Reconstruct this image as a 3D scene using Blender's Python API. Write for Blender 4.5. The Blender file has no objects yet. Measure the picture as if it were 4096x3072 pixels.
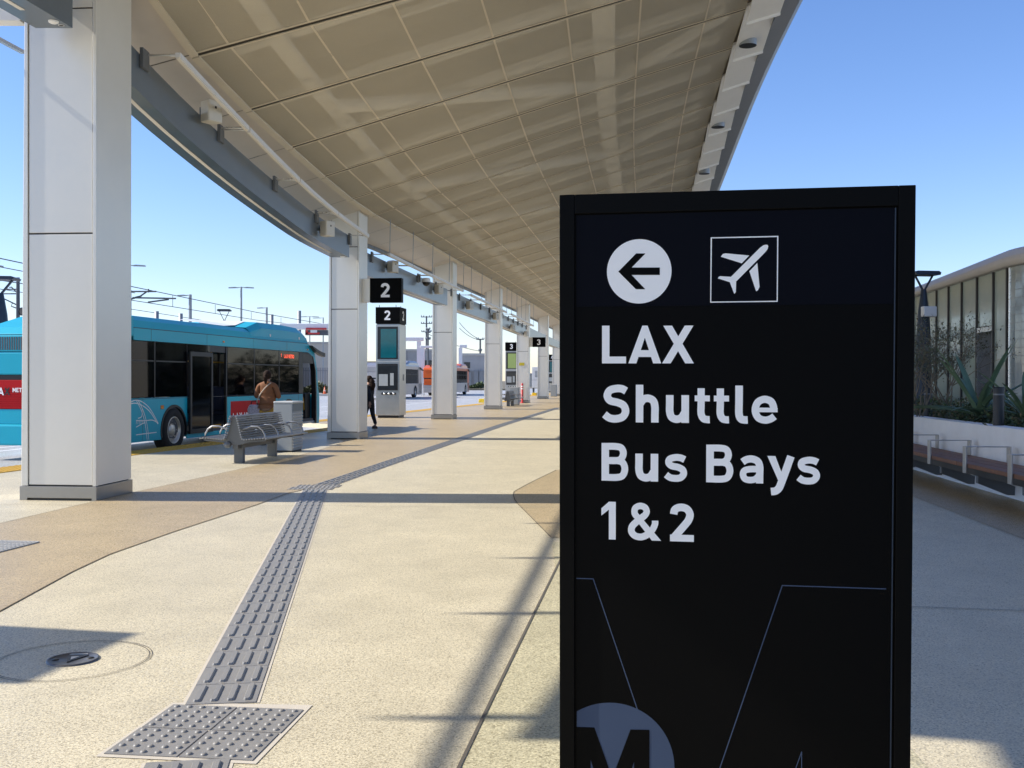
import bpy, bmesh, math, random
from mathutils import Vector, Matrix
random.seed(7)
RAD = math.radians
scene = bpy.context.scene
COL = scene.collection

# ------------------------------------------------------------------ camera, sky, sun, exposure
PITCH, ROLL, FPX, CAMH = 0.293, 0.14, 4100.0, 1.5
cd = bpy.data.cameras.new('camera')
cam = bpy.data.objects.new('camera', cd)
COL.objects.link(cam)
cd.sensor_width = 36.0
cd.lens = FPX / 4096 * 36.0
cd.clip_start, cd.clip_end = 0.05, 3000
CAMR = (Matrix.Rotation(RAD(90 - PITCH), 4, 'X') @ Matrix.Rotation(RAD(ROLL), 4, 'Z'))
cam.matrix_world = Matrix.Translation((0, 0, CAMH)) @ CAMR
scene.camera = cam

SUN_EL, SUN_AZ_Y = 38.0, 1.7      # the sun stands to the left, a touch beyond the picture plane
world = bpy.data.worlds.new('World')
scene.world = world
world.use_nodes = True
wn = world.node_tree
wn.nodes.clear()
sky = wn.nodes.new('ShaderNodeTexSky')
sky.sky_type = 'NISHITA'
sky.sun_disc = False
sky.sun_elevation = RAD(SUN_EL)
sky.sun_rotation = RAD(-90 + SUN_AZ_Y)
sky.air_density = 1.0
sky.dust_density = 0.15
sky.ozone_density = 3.0
bg = wn.nodes.new('ShaderNodeBackground')
bg.inputs['Strength'].default_value = 0.15
wo = wn.nodes.new('ShaderNodeOutputWorld')
hsv = wn.nodes.new('ShaderNodeHueSaturation')
hsv.inputs['Saturation'].default_value = 1.12
wn.links.new(sky.outputs['Color'], hsv.inputs['Color'])
air = wn.nodes.new('ShaderNodeMix')
air.data_type = 'RGBA'
air.blend_type = 'MULTIPLY'
air.inputs['Factor'].default_value = 1.0
air.inputs[7].default_value = (0.80, 0.772, 0.905, 1)
wn.links.new(hsv.outputs['Color'], air.inputs[6])
wn.links.new(air.outputs[2], bg.inputs['Color'])
wn.links.new(bg.outputs['Background'], wo.inputs['Surface'])

sl = bpy.data.lights.new('sun', 'SUN')
sl.energy = 4.6
sl.angle = RAD(0.53)
sl.color = (1.0, 0.94, 0.84)
so = bpy.data.objects.new('sun', sl)
COL.objects.link(so)
SUN_DIR = Vector((-math.cos(RAD(SUN_EL)) * math.cos(RAD(SUN_AZ_Y)),
                  math.cos(RAD(SUN_EL)) * math.sin(RAD(SUN_AZ_Y)), math.sin(RAD(SUN_EL))))
so.rotation_euler = SUN_DIR.to_track_quat('Z', 'Y').to_euler()
so.location = (-20, 0, 20)

vs = scene.view_settings
vs.view_transform = 'Standard'
vs.look = 'None'
vs.exposure = 0.58
vs.gamma = 1.0
vs.use_curve_mapping = False
scene.cycles.use_denoising = True
scene.cycles.max_bounces = 10
scene.cycles.transparent_max_bounces = 16


# ------------------------------------------------------------------ measuring helpers (photo pixel -> point in the place)
def ray(x, y):
    return (CAMR.to_3x3() @ Vector(((x - 2048) / FPX, -(y - 1536) / FPX, -1)))


def gp(x, y, z=0.0):
    v = ray(x, y)
    return Vector((0, 0, CAMH)) + v * ((z - CAMH) / v.z)


def at(x, y, d):
    v = ray(x, y)
    return Vector((0, 0, CAMH)) + v * (d / v.y)


def interp(tab, t):
    if t <= tab[0][0]:
        a, b = tab[0], tab[1]
    elif t >= tab[-1][0]:
        a, b = tab[-2], tab[-1]
    else:
        for a, b in zip(tab, tab[1:]):
            if a[0] <= t <= b[0]:
                break
    return a[1] + (b[1] - a[1]) * (t - a[0]) / (b[0] - a[0])


def smooth_tab(tab, n=6):
    """a denser table through the same points (Catmull-Rom)"""
    out = []
    for i in range(len(tab) - 1):
        p0 = tab[max(i - 1, 0)]; p1 = tab[i]; p2 = tab[i + 1]; p3 = tab[min(i + 2, len(tab) - 1)]
        for k in range(n):
            t = k / n
            r = []
            for c in range(len(p1)):
                r.append(0.5 * (2 * p1[c] + (p2[c] - p0[c]) * t + (2 * p0[c] - 5 * p1[c] + 4 * p2[c] - p3[c]) * t * t
                                + (-p0[c] + 3 * p1[c] - 3 * p2[c] + p3[c]) * t ** 3))
            out.append(tuple(r))
    out.append(tuple(tab[-1]))
    return out


# ------------------------------------------------------------------ materials
MATS = {}


def mat(name, color, rough=0.5, metal=0.0, var=0.06, vscale=4.0, bump=0.0, bscale=60.0, spec=0.5, coat=0.0, emit=None, estr=0.0, alpha_mix=None):
    if name in MATS:
        return MATS[name]
    m = bpy.data.materials.new(name)
    m.use_nodes = True
    nt = m.node_tree
    b = nt.nodes['Principled BSDF']
    b.inputs['Base Color'].default_value = (*color, 1)
    b.inputs['Roughness'].default_value = rough
    b.inputs['Metallic'].default_value = metal
    b.inputs['Specular IOR Level'].default_value = spec
    if coat:
        b.inputs['Coat Weight'].default_value = coat
        b.inputs['Coat Roughness'].default_value = 0.08
    tc = nt.nodes.new('ShaderNodeTexCoord')
    if var:
        nz = nt.nodes.new('ShaderNodeTexNoise')
        nz.inputs['Scale'].default_value = vscale
        nz.inputs['Detail'].default_value = 6
        nz.inputs['Roughness'].default_value = 0.65
        nt.links.new(tc.outputs['Object'], nz.inputs['Vector'])
        rp = nt.nodes.new('ShaderNodeMapRange')
        rp.inputs['From Min'].default_value = 0.25
        rp.inputs['From Max'].default_value = 0.75
        rp.inputs['To Min'].default_value = 1 - var
        rp.inputs['To Max'].default_value = 1 + var
        nt.links.new(nz.outputs['Fac'], rp.inputs['Value'])
        mx = nt.nodes.new('ShaderNodeVectorMath')
        mx.operation = 'SCALE'
        mx.inputs[0].default_value = color
        nt.links.new(rp.outputs['Result'], mx.inputs['Scale'])
        nt.links.new(mx.outputs['Vector'], b.inputs['Base Color'])
        r2 = nt.nodes.new('ShaderNodeMapRange')
        r2.inputs['To Min'].default_value = max(0.02, rough - 0.08)
        r2.inputs['To Max'].default_value = min(1, rough + 0.08)
        nt.links.new(nz.outputs['Fac'], r2.inputs['Value'])
        nt.links.new(r2.outputs['Result'], b.inputs['Roughness'])
    if bump:
        n2 = nt.nodes.new('ShaderNodeTexNoise')
        n2.inputs['Scale'].default_value = bscale
        n2.inputs['Detail'].default_value = 4
        nt.links.new(tc.outputs['Object'], n2.inputs['Vector'])
        bp = nt.nodes.new('ShaderNodeBump')
        bp.inputs['Strength'].default_value = bump
        bp.inputs['Distance'].default_value = 0.01
        nt.links.new(n2.outputs['Fac'], bp.inputs['Height'])
        nt.links.new(bp.outputs['Normal'], b.inputs['Normal'])
    if emit:
        b.inputs['Emission Color'].default_value = (*emit, 1)
        b.inputs['Emission Strength'].default_value = estr
    MATS[name] = m
    return m


def aggregate(name, color, grain=150.0, amount=0.28, dark=(0.35, 0.33, 0.3), rough=0.50):
    """exposed-aggregate concrete: broad mottling, fine sand and scattered dark chips"""
    m = bpy.data.materials.new(name)
    m.use_nodes = True
    nt = m.node_tree
    N, L = nt.nodes, nt.links
    b = N['Principled BSDF']
    b.inputs['Roughness'].default_value = rough
    b.inputs['Specular IOR Level'].default_value = 0.6
    tc = N.new('ShaderNodeTexCoord')
    big = N.new('ShaderNodeTexNoise'); big.inputs['Scale'].default_value = 0.7; big.inputs['Detail'].default_value = 8
    big.inputs['Roughness'].default_value = 0.6
    fine = N.new('ShaderNodeTexNoise'); fine.inputs['Scale'].default_value = grain * 0.6; fine.inputs['Detail'].default_value = 3
    fine.inputs['Roughness'].default_value = 0.75
    chips = N.new('ShaderNodeTexVoronoi'); chips.inputs['Scale'].default_value = grain
    stain = N.new('ShaderNodeTexNoise'); stain.inputs['Scale'].default_value = 2.6; stain.inputs['Detail'].default_value = 5
    for n in (big, fine, chips, stain):
        L.new(tc.outputs['Object'], n.inputs['Vector'])
    def rng(src, a, b_, lo, hi):
        r = N.new('ShaderNodeMapRange')
        r.inputs['From Min'].default_value = a; r.inputs['From Max'].default_value = b_
        r.inputs['To Min'].default_value = lo; r.inputs['To Max'].default_value = hi
        L.new(src, r.inputs['Value'])
        return r.outputs['Result']
    def mul(a, b_):
        n = N.new('ShaderNodeMath'); n.operation = 'MULTIPLY'
        L.new(a, n.inputs[0]); L.new(b_, n.inputs[1])
        return n.outputs[0]
    f = mul(rng(big.outputs['Fac'], .3, .7, .92, 1.07), rng(fine.outputs['Fac'], .3, .7, 1 - amount, 1 + amount))
    f = mul(f, rng(stain.outputs['Fac'], .35, .75, 1.05, .91))
    gum = N.new('ShaderNodeTexVoronoi'); gum.inputs['Scale'].default_value = 1.9
    scuff = N.new('ShaderNodeTexNoise'); scuff.inputs['Scale'].default_value = 1.0; scuff.inputs['Detail'].default_value = 2
    mp = N.new('ShaderNodeMapping'); mp.inputs['Scale'].default_value = (2.2, 22.0, 1); mp.inputs['Rotation'].default_value = (0, 0, .35)
    L.new(tc.outputs['Object'], gum.inputs['Vector']); L.new(tc.outputs['Object'], mp.inputs['Vector']); L.new(mp.outputs['Vector'], scuff.inputs['Vector'])
    f = mul(f, rng(gum.outputs['Distance'], .018, .030, .74, 1.0))
    f = mul(f, rng(scuff.outputs['Fac'], .70, .80, 1.0, .86))
    sc = N.new('ShaderNodeVectorMath'); sc.operation = 'SCALE'; sc.inputs[0].default_value = color
    L.new(f, sc.inputs['Scale'])
    sep = N.new('ShaderNodeSeparateColor'); L.new(chips.outputs['Color'], sep.inputs['Color'])
    mixc = N.new('ShaderNodeMix'); mixc.data_type = 'RGBA'
    thr = rng(sep.outputs['Red'], .72, .86, 0, .62)
    L.new(thr, mixc.inputs['Factor'])
    L.new(sc.outputs['Vector'], mixc.inputs[6])
    mixc.inputs[7].default_value = (*[c * d for c, d in zip(color, dark)], 1)
    L.new(mixc.outputs[2], b.inputs['Base Color'])
    L.new(rng(sep.outputs['Green'], .7, 1, rough, rough - .28), b.inputs['Roughness'])
    bp = N.new('ShaderNodeBump'); bp.inputs['Strength'].default_value = 0.35; bp.inputs['Distance'].default_value = 0.004
    L.new(fine.outputs['Fac'], bp.inputs['Height'])
    L.new(bp.outputs['Normal'], b.inputs['Normal'])
    MATS[name] = m
    return m


def glass_mat(name, tint, trans=0.5, rough=0.04, ior=1.5, base=(0.02, 0.02, 0.02)):
    """window glass: tinted see-through plus mirror reflection by Fresnel"""
    m = bpy.data.materials.new(name)
    m.use_nodes = True
    nt = m.node_tree
    N, L = nt.nodes, nt.links
    N.remove(N['Principled BSDF'])
    out = N['Material Output']
    tr = N.new('ShaderNodeBsdfTransparent'); tr.inputs['Color'].default_value = (*tint, 1)
    df = N.new('ShaderNodeBsdfDiffuse'); df.inputs['Color'].default_value = (*base, 1)
    gl = N.new('ShaderNodeBsdfGlossy'); gl.inputs['Roughness'].default_value = rough
    tc = N.new('ShaderNodeTexCoord')
    nz = N.new('ShaderNodeTexNoise'); nz.inputs['Scale'].default_value = 0.6
    L.new(tc.outputs['Object'], nz.inputs['Vector'])
    bp = N.new('ShaderNodeBump'); bp.inputs['Strength'].default_value = 0.015; bp.inputs['Distance'].default_value = 0.02
    L.new(nz.outputs['Fac'], bp.inputs['Height']); L.new(bp.outputs['Normal'], gl.inputs['Normal'])
    m1 = N.new('ShaderNodeMixShader'); m1.inputs[0].default_value = trans
    L.new(df.outputs[0], m1.inputs[1]); L.new(tr.outputs[0], m1.inputs[2])
    fr = N.new('ShaderNodeFresnel'); fr.inputs['IOR'].default_value = ior
    m2 = N.new('ShaderNodeMixShader')
    L.new(fr.outputs[0], m2.inputs[0]); L.new(m1.outputs[0], m2.inputs[1]); L.new(gl.outputs[0], m2.inputs[2])
    L.new(m2.outputs[0], out.inputs['Surface'])
    MATS[name] = m
    return m


def perforated(name, color, open_=0.32):
    """fine perforated sheet metal: share of holes lets the cavity above show through"""
    m = bpy.data.materials.new(name)
    m.use_nodes = True
    nt = m.node_tree
    N, L = nt.nodes, nt.links
    b = N['Principled BSDF']
    b.inputs['Base Color'].default_value = (*color, 1)
    b.inputs['Roughness'].default_value = 0.55
    b.inputs['Metallic'].default_value = 0.15
    out = N['Material Output']
    tc = N.new('ShaderNodeTexCoord')
    nz = N.new('ShaderNodeTexNoise'); nz.inputs['Scale'].default_value = .8; nz.inputs['Detail'].default_value = 3
    L.new(tc.outputs['Object'], nz.inputs['Vector'])
    vr = N.new('ShaderNodeTexVoronoi'); vr.inputs['Scale'].default_value = 120.0
    L.new(tc.outputs['Object'], vr.inputs['Vector'])
    r = N.new('ShaderNodeMapRange'); r.inputs['From Min'].default_value = .3; r.inputs['From Max'].default_value = .7
    r.inputs['To Min'].default_value = .975; r.inputs['To Max'].default_value = 1.025
    L.new(nz.outputs['Fac'], r.inputs['Value'])
    sc = N.new('ShaderNodeVectorMath'); sc.operation = 'SCALE'; sc.inputs[0].default_value = color
    L.new(r.outputs['Result'], sc.inputs['Scale']); L.new(sc.outputs['Vector'], b.inputs['Base Color'])
    tr = N.new('ShaderNodeBsdfTransparent')
    r2 = N.new('ShaderNodeMapRange'); r2.inputs['From Min'].default_value = 0; r2.inputs['From Max'].default_value = .8
    r2.inputs['To Min'].default_value = open_ + .03; r2.inputs['To Max'].default_value = open_ - .03
    L.new(vr.outputs['Distance'], r2.inputs['Value'])
    mx = N.new('ShaderNodeMixShader')
    L.new(r2.outputs['Result'], mx.inputs[0])
    L.new(b.outputs[0], mx.inputs[1]); L.new(tr.outputs[0], mx.inputs[2])
    L.new(mx.outputs[0], out.inputs['Surface'])
    MATS[name] = m
    return m


M_LIGHTCON = aggregate('light_aggregate', (0.615, 0.545, 0.385), grain=150, amount=.40)
M_TANCON = aggregate('tan_aggregate', (0.46, 0.36, 0.212), grain=140, amount=0.38)
M_GREENCON = aggregate('sand_aggregate', (0.53, 0.48, 0.315), grain=140, amount=0.4)
M_ROAD = aggregate('road_concrete', (0.50, 0.49, 0.47), grain=60, amount=.12)
M_EARTH = mat('earth', (0.16, 0.14, 0.10), .95, var=.25, vscale=.6)
M_KERB = mat('kerb_concrete', (0.50, 0.48, 0.44), .8, bump=.2)
M_YELLOW = mat('yellow_tactile', (0.62, 0.36, 0.035), .6, var=.1, vscale=9)
M_JOINT = mat('joint_seal', (0.11, 0.095, 0.075), .8)
M_SCORE2 = mat('band_joint', (0.27, 0.215, 0.14), .8)
M_SCORE = mat('score_line', (0.40, 0.35, 0.27), .8)
M_TACT = mat('tactile_grey', (0.25, 0.24, 0.225), .42, var=.13, vscale=5, bump=.06, bscale=300)
M_GROUT = mat('tile_grout', (0.55, 0.50, 0.42), .8)
M_WHITEM = mat('column_panel', (0.80, 0.775, 0.705), .36, metal=.25, var=.025, vscale=2, bump=.012, bscale=700)
M_TRIM = mat('column_trim', (0.79, 0.765, 0.695), .35, metal=.3, var=.03)
M_BASETRIM = mat('stainless_skirting', (0.36, 0.35, 0.325), .36, metal=.6, var=.05)
M_CORE = mat('column_core', (0.10, 0.095, 0.085), .8)
M_BEAM = mat('beam_grey_blue', (0.20, 0.235, 0.27), .32, metal=.65, var=.05)
M_STRIP = mat('light_strip_diffuser', (0.80, 0.76, 0.68), .5, var=.02)
M_SOFFIT = mat('soffit_white', (0.90, 0.89, 0.85), .5, var=.03)
M_SOFFIT_L = mat('soffit_cream', (0.64, 0.575, 0.49), .45, metal=.1, var=.03)
M_PERF = perforated('perforated_ceiling', (0.76, 0.69, 0.545), .48)
M_PERFRIB = mat('ceiling_rib', (0.68, 0.60, 0.46), .5, metal=.1)
M_PERFGAP = mat('ceiling_gap', (0.05, 0.042, 0.03), .9)
M_DECK = mat('roof_deck', (0.30, 0.265, 0.21), .6)
M_STEEL = mat('painted_structure', (0.92, 0.89, 0.80), .5)
M_FASCIA = mat('fascia_grey', (0.15, 0.16, 0.17), .45, metal=.3)
M_BLACK = mat('black_metal', (0.012, 0.012, 0.013), .45, var=.1)
M_ALU = mat('aluminium', (0.62, 0.63, 0.63), .28, metal=.9)
M_CREAMPL = mat('cream_plastic', (0.66, 0.63, 0.55), .5, var=.02)
M_SIGNBLK = mat('sign_black', (0.0018, 0.0018, 0.0019), .5, var=.12, vscale=3, spec=.07)
M_SIGNNAVY = mat('sign_navy', (0.0014, 0.0020, 0.0055), .5, spec=.08)
M_SIGNFRAME = mat('sign_frame', (0.0022, 0.0022, 0.0022), .45, spec=.08, var=.1)
M_SIGNWHITE = mat('sign_white', (0.93, 0.93, 0.92), .45, var=.02)
M_SIGNSLATE = mat('sign_slate', (0.050, 0.072, 0.125), .45, var=.05, spec=.15)
M_BUSBLUE = mat('bus_blue', (0.012, 0.40, 0.53), .34, var=.03, vscale=1.5, coat=.0, spec=.3)
M_BUSRED = mat('bus_red', (0.46, 0.010, 0.014), .5, spec=.15, coat=.0, var=.03)
M_BUSWHITE = mat('bus_white', (0.78, 0.78, 0.76), .35, var=.03)
M_BUSORANGE = mat('bus_orange', (0.66, 0.115, 0.015), .35, coat=.3, var=.03)
M_BUSSILVER = mat('bus_silver', (0.42, 0.40, 0.40), .3, metal=.5, var=.04)
M_TYRE = mat('tyre_rubber', (0.018, 0.018, 0.019), .85)
M_RIM = mat('wheel_rim', (0.55, 0.53, 0.49), .35, metal=.7)
M_BUSGLASS = glass_mat('bus_glass', (0.50, 0.52, 0.55), .66, base=(.006, .006, .008), ior=1.27)
M_INTER = mat('bus_interior', (0.10, 0.10, 0.105), .7)
M_SEAT = mat('bus_seat', (0.03, 0.04, 0.08), .8)
M_RAILY = mat('yellow_rail', (0.62, 0.33, 0.02), .35)
M_TEAL = mat('teal_screen', (0.006, 0.085, 0.105), .12, var=.3, vscale=2.5, emit=(0.01, 0.16, 0.20), estr=.12)
M_GREENSCR = mat('green_screen', (0.20, 0.28, 0.09), .15, emit=(.22, .28, .10), estr=.3)
M_DARKSCR = mat('dark_screen', (0.03, 0.035, 0.04), .12, var=.2)
M_PAPER = mat('paper_notice', (0.42, 0.45, 0.45), .5)
M_STAIN = mat('kiosk_stainless', (0.46, 0.45, 0.43), .32, metal=.7, var=.06)
M_BENCH = mat('bench_grey_metal', (0.13, 0.135, 0.135), .45, metal=.4, var=.05)
M_BENCHROD = mat('bench_rod', (0.33, 0.33, 0.325), .36, metal=.6)
M_BIN = mat('bin_grey', (0.33, 0.35, 0.35), .5, var=.04)
M_BINTOP = mat('bin_top', (0.50, 0.51, 0.49), .5)
M_WOOD = mat('bench_wood', (0.20, 0.085, 0.045), .55, var=.3, vscale=12)
M_WALLW = mat('planter_white', (0.87, 0.865, 0.86), .85, var=.06, vscale=2.5, bump=.25, bscale=120)
M_NAVYPOST = mat('navy_post', (0.022, 0.036, 0.06), .4, metal=.2)
M_GLASSB = mat('facade_glass', (0.47, 0.54, 0.475), .05, var=.1, vscale=1.2, spec=.45)
M_FRIT = mat('fritted_glass', (0.40, 0.45, 0.44), .08, var=.1, vscale=3, spec=.8)
M_MULL = mat('mullion_dark', (0.06, 0.055, 0.05), .5)
M_ROOFB = mat('roof_cream', (0.66, 0.60, 0.52), .55, var=.04)
M_DOOR = mat('door_grey', (0.18, 0.185, 0.22), .45)
M_LEAF = mat('leaf_green', (0.085, 0.125, 0.05), .6, var=.35, vscale=7)
M_LEAF2 = mat('leaf_olive', (0.125, 0.135, 0.06), .65, var=.35, vscale=7)
M_LEAF3 = mat('leaf_light', (0.13, 0.135, 0.075), .6, var=.35, vscale=7)
M_DRY = mat('leaf_dry', (0.20, 0.15, 0.075), .7, var=.3, vscale=9)
M_AGAVE = mat('agave_leaf', (0.10, 0.165, 0.09), .5, var=.2, vscale=5)
M_BARK = mat('bark', (0.20, 0.16, 0.11), .9, var=.3, vscale=9)
M_SOIL = mat('soil', (0.07, 0.05, 0.035), .95, var=.3)
M_POLEG = mat('pole_galvanised', (0.33, 0.35, 0.36), .5, metal=.4)
M_POLED = mat('pole_dark', (0.09, 0.10, 0.11), .6)
M_WHITEP = mat('white_paint', (0.80, 0.80, 0.80), .45, var=.03)
M_CONCW = mat('grey_concrete_wall', (0.38, 0.37, 0.36), .85, var=.12, vscale=.6)
M_BEIGEW = mat('beige_wall', (0.60, 0.55, 0.47), .85, var=.05, vscale=.5)
M_FENCE = mat('fence_grey', (0.24, 0.245, 0.25), .7)
M_REDP = mat('red_paint', (0.55, 0.03, 0.03), .4)
M_YELP = mat('yellow_paint', (0.80, 0.55, 0.02), .5)
M_YELSIGN = mat('yellow_plate', (0.62, 0.50, 0.03), .5)
M_AMBER = mat('amber_lens', (0.75, 0.22, 0.02), .25)
M_LED = mat('led_lettering', (0.5, 0.06, 0.02), .5, emit=(1.0, 0.10, 0.04), estr=1.1)
M_SKIN = mat('skin', (0.42, 0.24, 0.16), .55, var=.05)
M_HAIR = mat('hair_dark', (0.026, 0.014, 0.009), .75, var=.3, vscale=30, spec=.15)
M_TUNIC = mat('brown_tunic', (0.215, 0.085, 0.032), .8, var=.08, vscale=14)
M_MUSTARD = mat('mustard_trousers', (0.50, 0.28, 0.035), .8, var=.08)
M_BLKCLOTH = mat('black_cloth', (0.009, 0.009, 0.012), .85)
M_STRAP = mat('bag_strap', (0.55, 0.45, 0.34), .6)
M_SHOE = mat('shoe_dark', (0.05, 0.035, 0.03), .6)
M_SOLE = mat('shoe_sole', (0.7, 0.68, 0.64), .6)
M_IRON = mat('cast_iron', (0.13, 0.13, 0.135), .4, metal=.5, var=.15, vscale=20)
M_GRATE = mat('drain_grate', (0.50, 0.49, 0.46), .5, metal=.1)
M_ROCKBAG = mat('bag_pattern', (0.35, 0.30, 0.32), .6, var=.6, vscale=28)


# ------------------------------------------------------------------ mesh builder
class MB:
    def __init__(s):
        s.v, s.f, s.mi, s.sm = [], [], [], []

    def add(s, vs, fs, mi=0, smooth=False):
        o = len(s.v)
        s.v += [tuple(p) for p in vs]
        for f in fs:
            s.f.append([i + o for i in f]); s.mi.append(mi); s.sm.append(smooth)
        return s

    def box(s, x0, x1, y0, y1, z0, z1, mi=0, M=None):
        vs = [Vector((x, y, z)) for z in (z0, z1) for y in (y0, y1) for x in (x0, x1)]
        if M:
            vs = [M @ p for p in vs]
        return s.add(vs, [(0, 2, 3, 1), (4, 5, 7, 6), (0, 1, 5, 4), (2, 6, 7, 3), (1, 3, 7, 5), (0, 4, 6, 2)], mi)

    def prism(s, poly, a, b, axis='z', mi=0, M=None):
        """extrude polygon (2D) from a to b along axis; the two other axes in order"""
        def P(u, v, w):
            p = {'z': (u, v, w), 'y': (u, w, v), 'x': (w, u, v)}[axis]
            p = Vector(p)
            return M @ p if M else p
        n = len(poly)
        vs = [P(u, v, a) for u, v in poly] + [P(u, v, b) for u, v in poly]
        fs = [list(range(n))[::-1], [n + i for i in range(n)]]
        fs += [(i, (i + 1) % n, n + (i + 1) % n, n + i) for i in range(n)]
        return s.add(vs, fs, mi)

    def sheet(s, poly, z, mi=0):
        return s.add([(x, y, z) for x, y in poly], [list(range(len(poly)))], mi)

    def tube(s, pts, r, n=8, mi=0, caps=True, smooth=True):
        pts = [Vector(p) for p in pts]
        rs = r if isinstance(r, (list, tuple)) else [r] * len(pts)
        rings = []
        up = Vector((0, 0, 1))
        for i, p in enumerate(pts):
            t = (pts[min(i + 1, len(pts) - 1)] - pts[max(i - 1, 0)])
            t = t.normalized() if t.length > 1e-9 else up
            ref = up if abs(t.z) < .95 else Vector((1, 0, 0))
            a = t.cross(ref).normalized(); b = t.cross(a)
            rings.append([p + (a * math.cos(2 * math.pi * k / n) + b * math.sin(2 * math.pi * k / n)) * rs[i] for k in range(n)])
        vs = [q for ring in rings for q in ring]
        fs = []
        for i in range(len(pts) - 1):
            for k in range(n):
                fs.append((i * n + k, i * n + (k + 1) % n, (i + 1) * n + (k + 1) % n, (i + 1) * n + k))
        s.add(vs, fs, mi, smooth)
        if caps:
            s.add(rings[0], [list(range(n))[::-1]], mi)
            s.add(rings[-1], [list(range(n))], mi)
        return s

    def lathe(s, prof, n=24, M=None, mi=0, smooth=True, axis='z'):
        vs = []
        for r, h in prof:
            for k in range(n):
                a = 2 * math.pi * k / n
                p = Vector((r * math.cos(a), r * math.sin(a), h)) if axis == 'z' else Vector((r * math.cos(a), h, r * math.sin(a)))
                vs.append(M @ p if M else p)
        fs = []
        for i in range(len(prof) - 1):
            for k in range(n):
                fs.append((i * n + k, i * n + (k + 1) % n, (i + 1) * n + (k + 1) % n, (i + 1) * n + k))
        return s.add(vs, fs, mi, smooth)

    def mesh(s, name, mats):
        me = bpy.data.meshes.new(name)
        me.from_pydata(s.v, [], s.f)
        if not isinstance(mats, (list, tuple)):
            mats = [mats]
        for m in mats:
            me.materials.append(m)
        me.polygons.foreach_set('material_index', s.mi)
        me.polygons.foreach_set('use_smooth', s.sm)
        me.update()
        bm = bmesh.new(); bm.from_mesh(me)
        bmesh.ops.recalc_face_normals(bm, faces=bm.faces)
        bm.to_mesh(me); bm.free()
        return me

    def build(s, name, mats, parent=None, bevel=0, loc=None, rz=0, seg=2):
        return link(name, s.mesh(name, mats), parent, bevel, loc, rz, seg)


def link(name, me, parent=None, bevel=0, loc=None, rz=0, seg=2):
    o = bpy.data.objects.new(name, me)
    COL.objects.link(o)
    if parent:
        o.parent = parent
    if loc is not None:
        o.location = loc
    if rz:
        o.rotation_euler = (0, 0, rz)
    if bevel:
        md = o.modifiers.new('bevel', 'BEVEL')
        md.width = bevel; md.segments = seg; md.limit_method = 'ANGLE'; md.angle_limit = RAD(40)
        md.harden_normals = False
    return o


def tag(o, label=None, cat=None, group=None, kind=None):
    if label: o['label'] = label
    if cat: o['category'] = cat
    if group: o['group'] = group
    if kind: o['kind'] = kind
    return o


def thing(name, label, cat, loc=(0, 0, 0), rz=0.0, group=None):
    o = bpy.data.objects.new(name, None)
    o.empty_display_size = .2
    COL.objects.link(o)
    o.location = loc
    o.rotation_euler = (0, 0, rz)
    return tag(o, label, cat, group)


def copy_tree(o, parent=None):
    c = o.copy()
    COL.objects.link(c)
    c.parent = parent
    for ch in list(o.children):
        copy_tree(ch, c)
    return c


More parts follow.
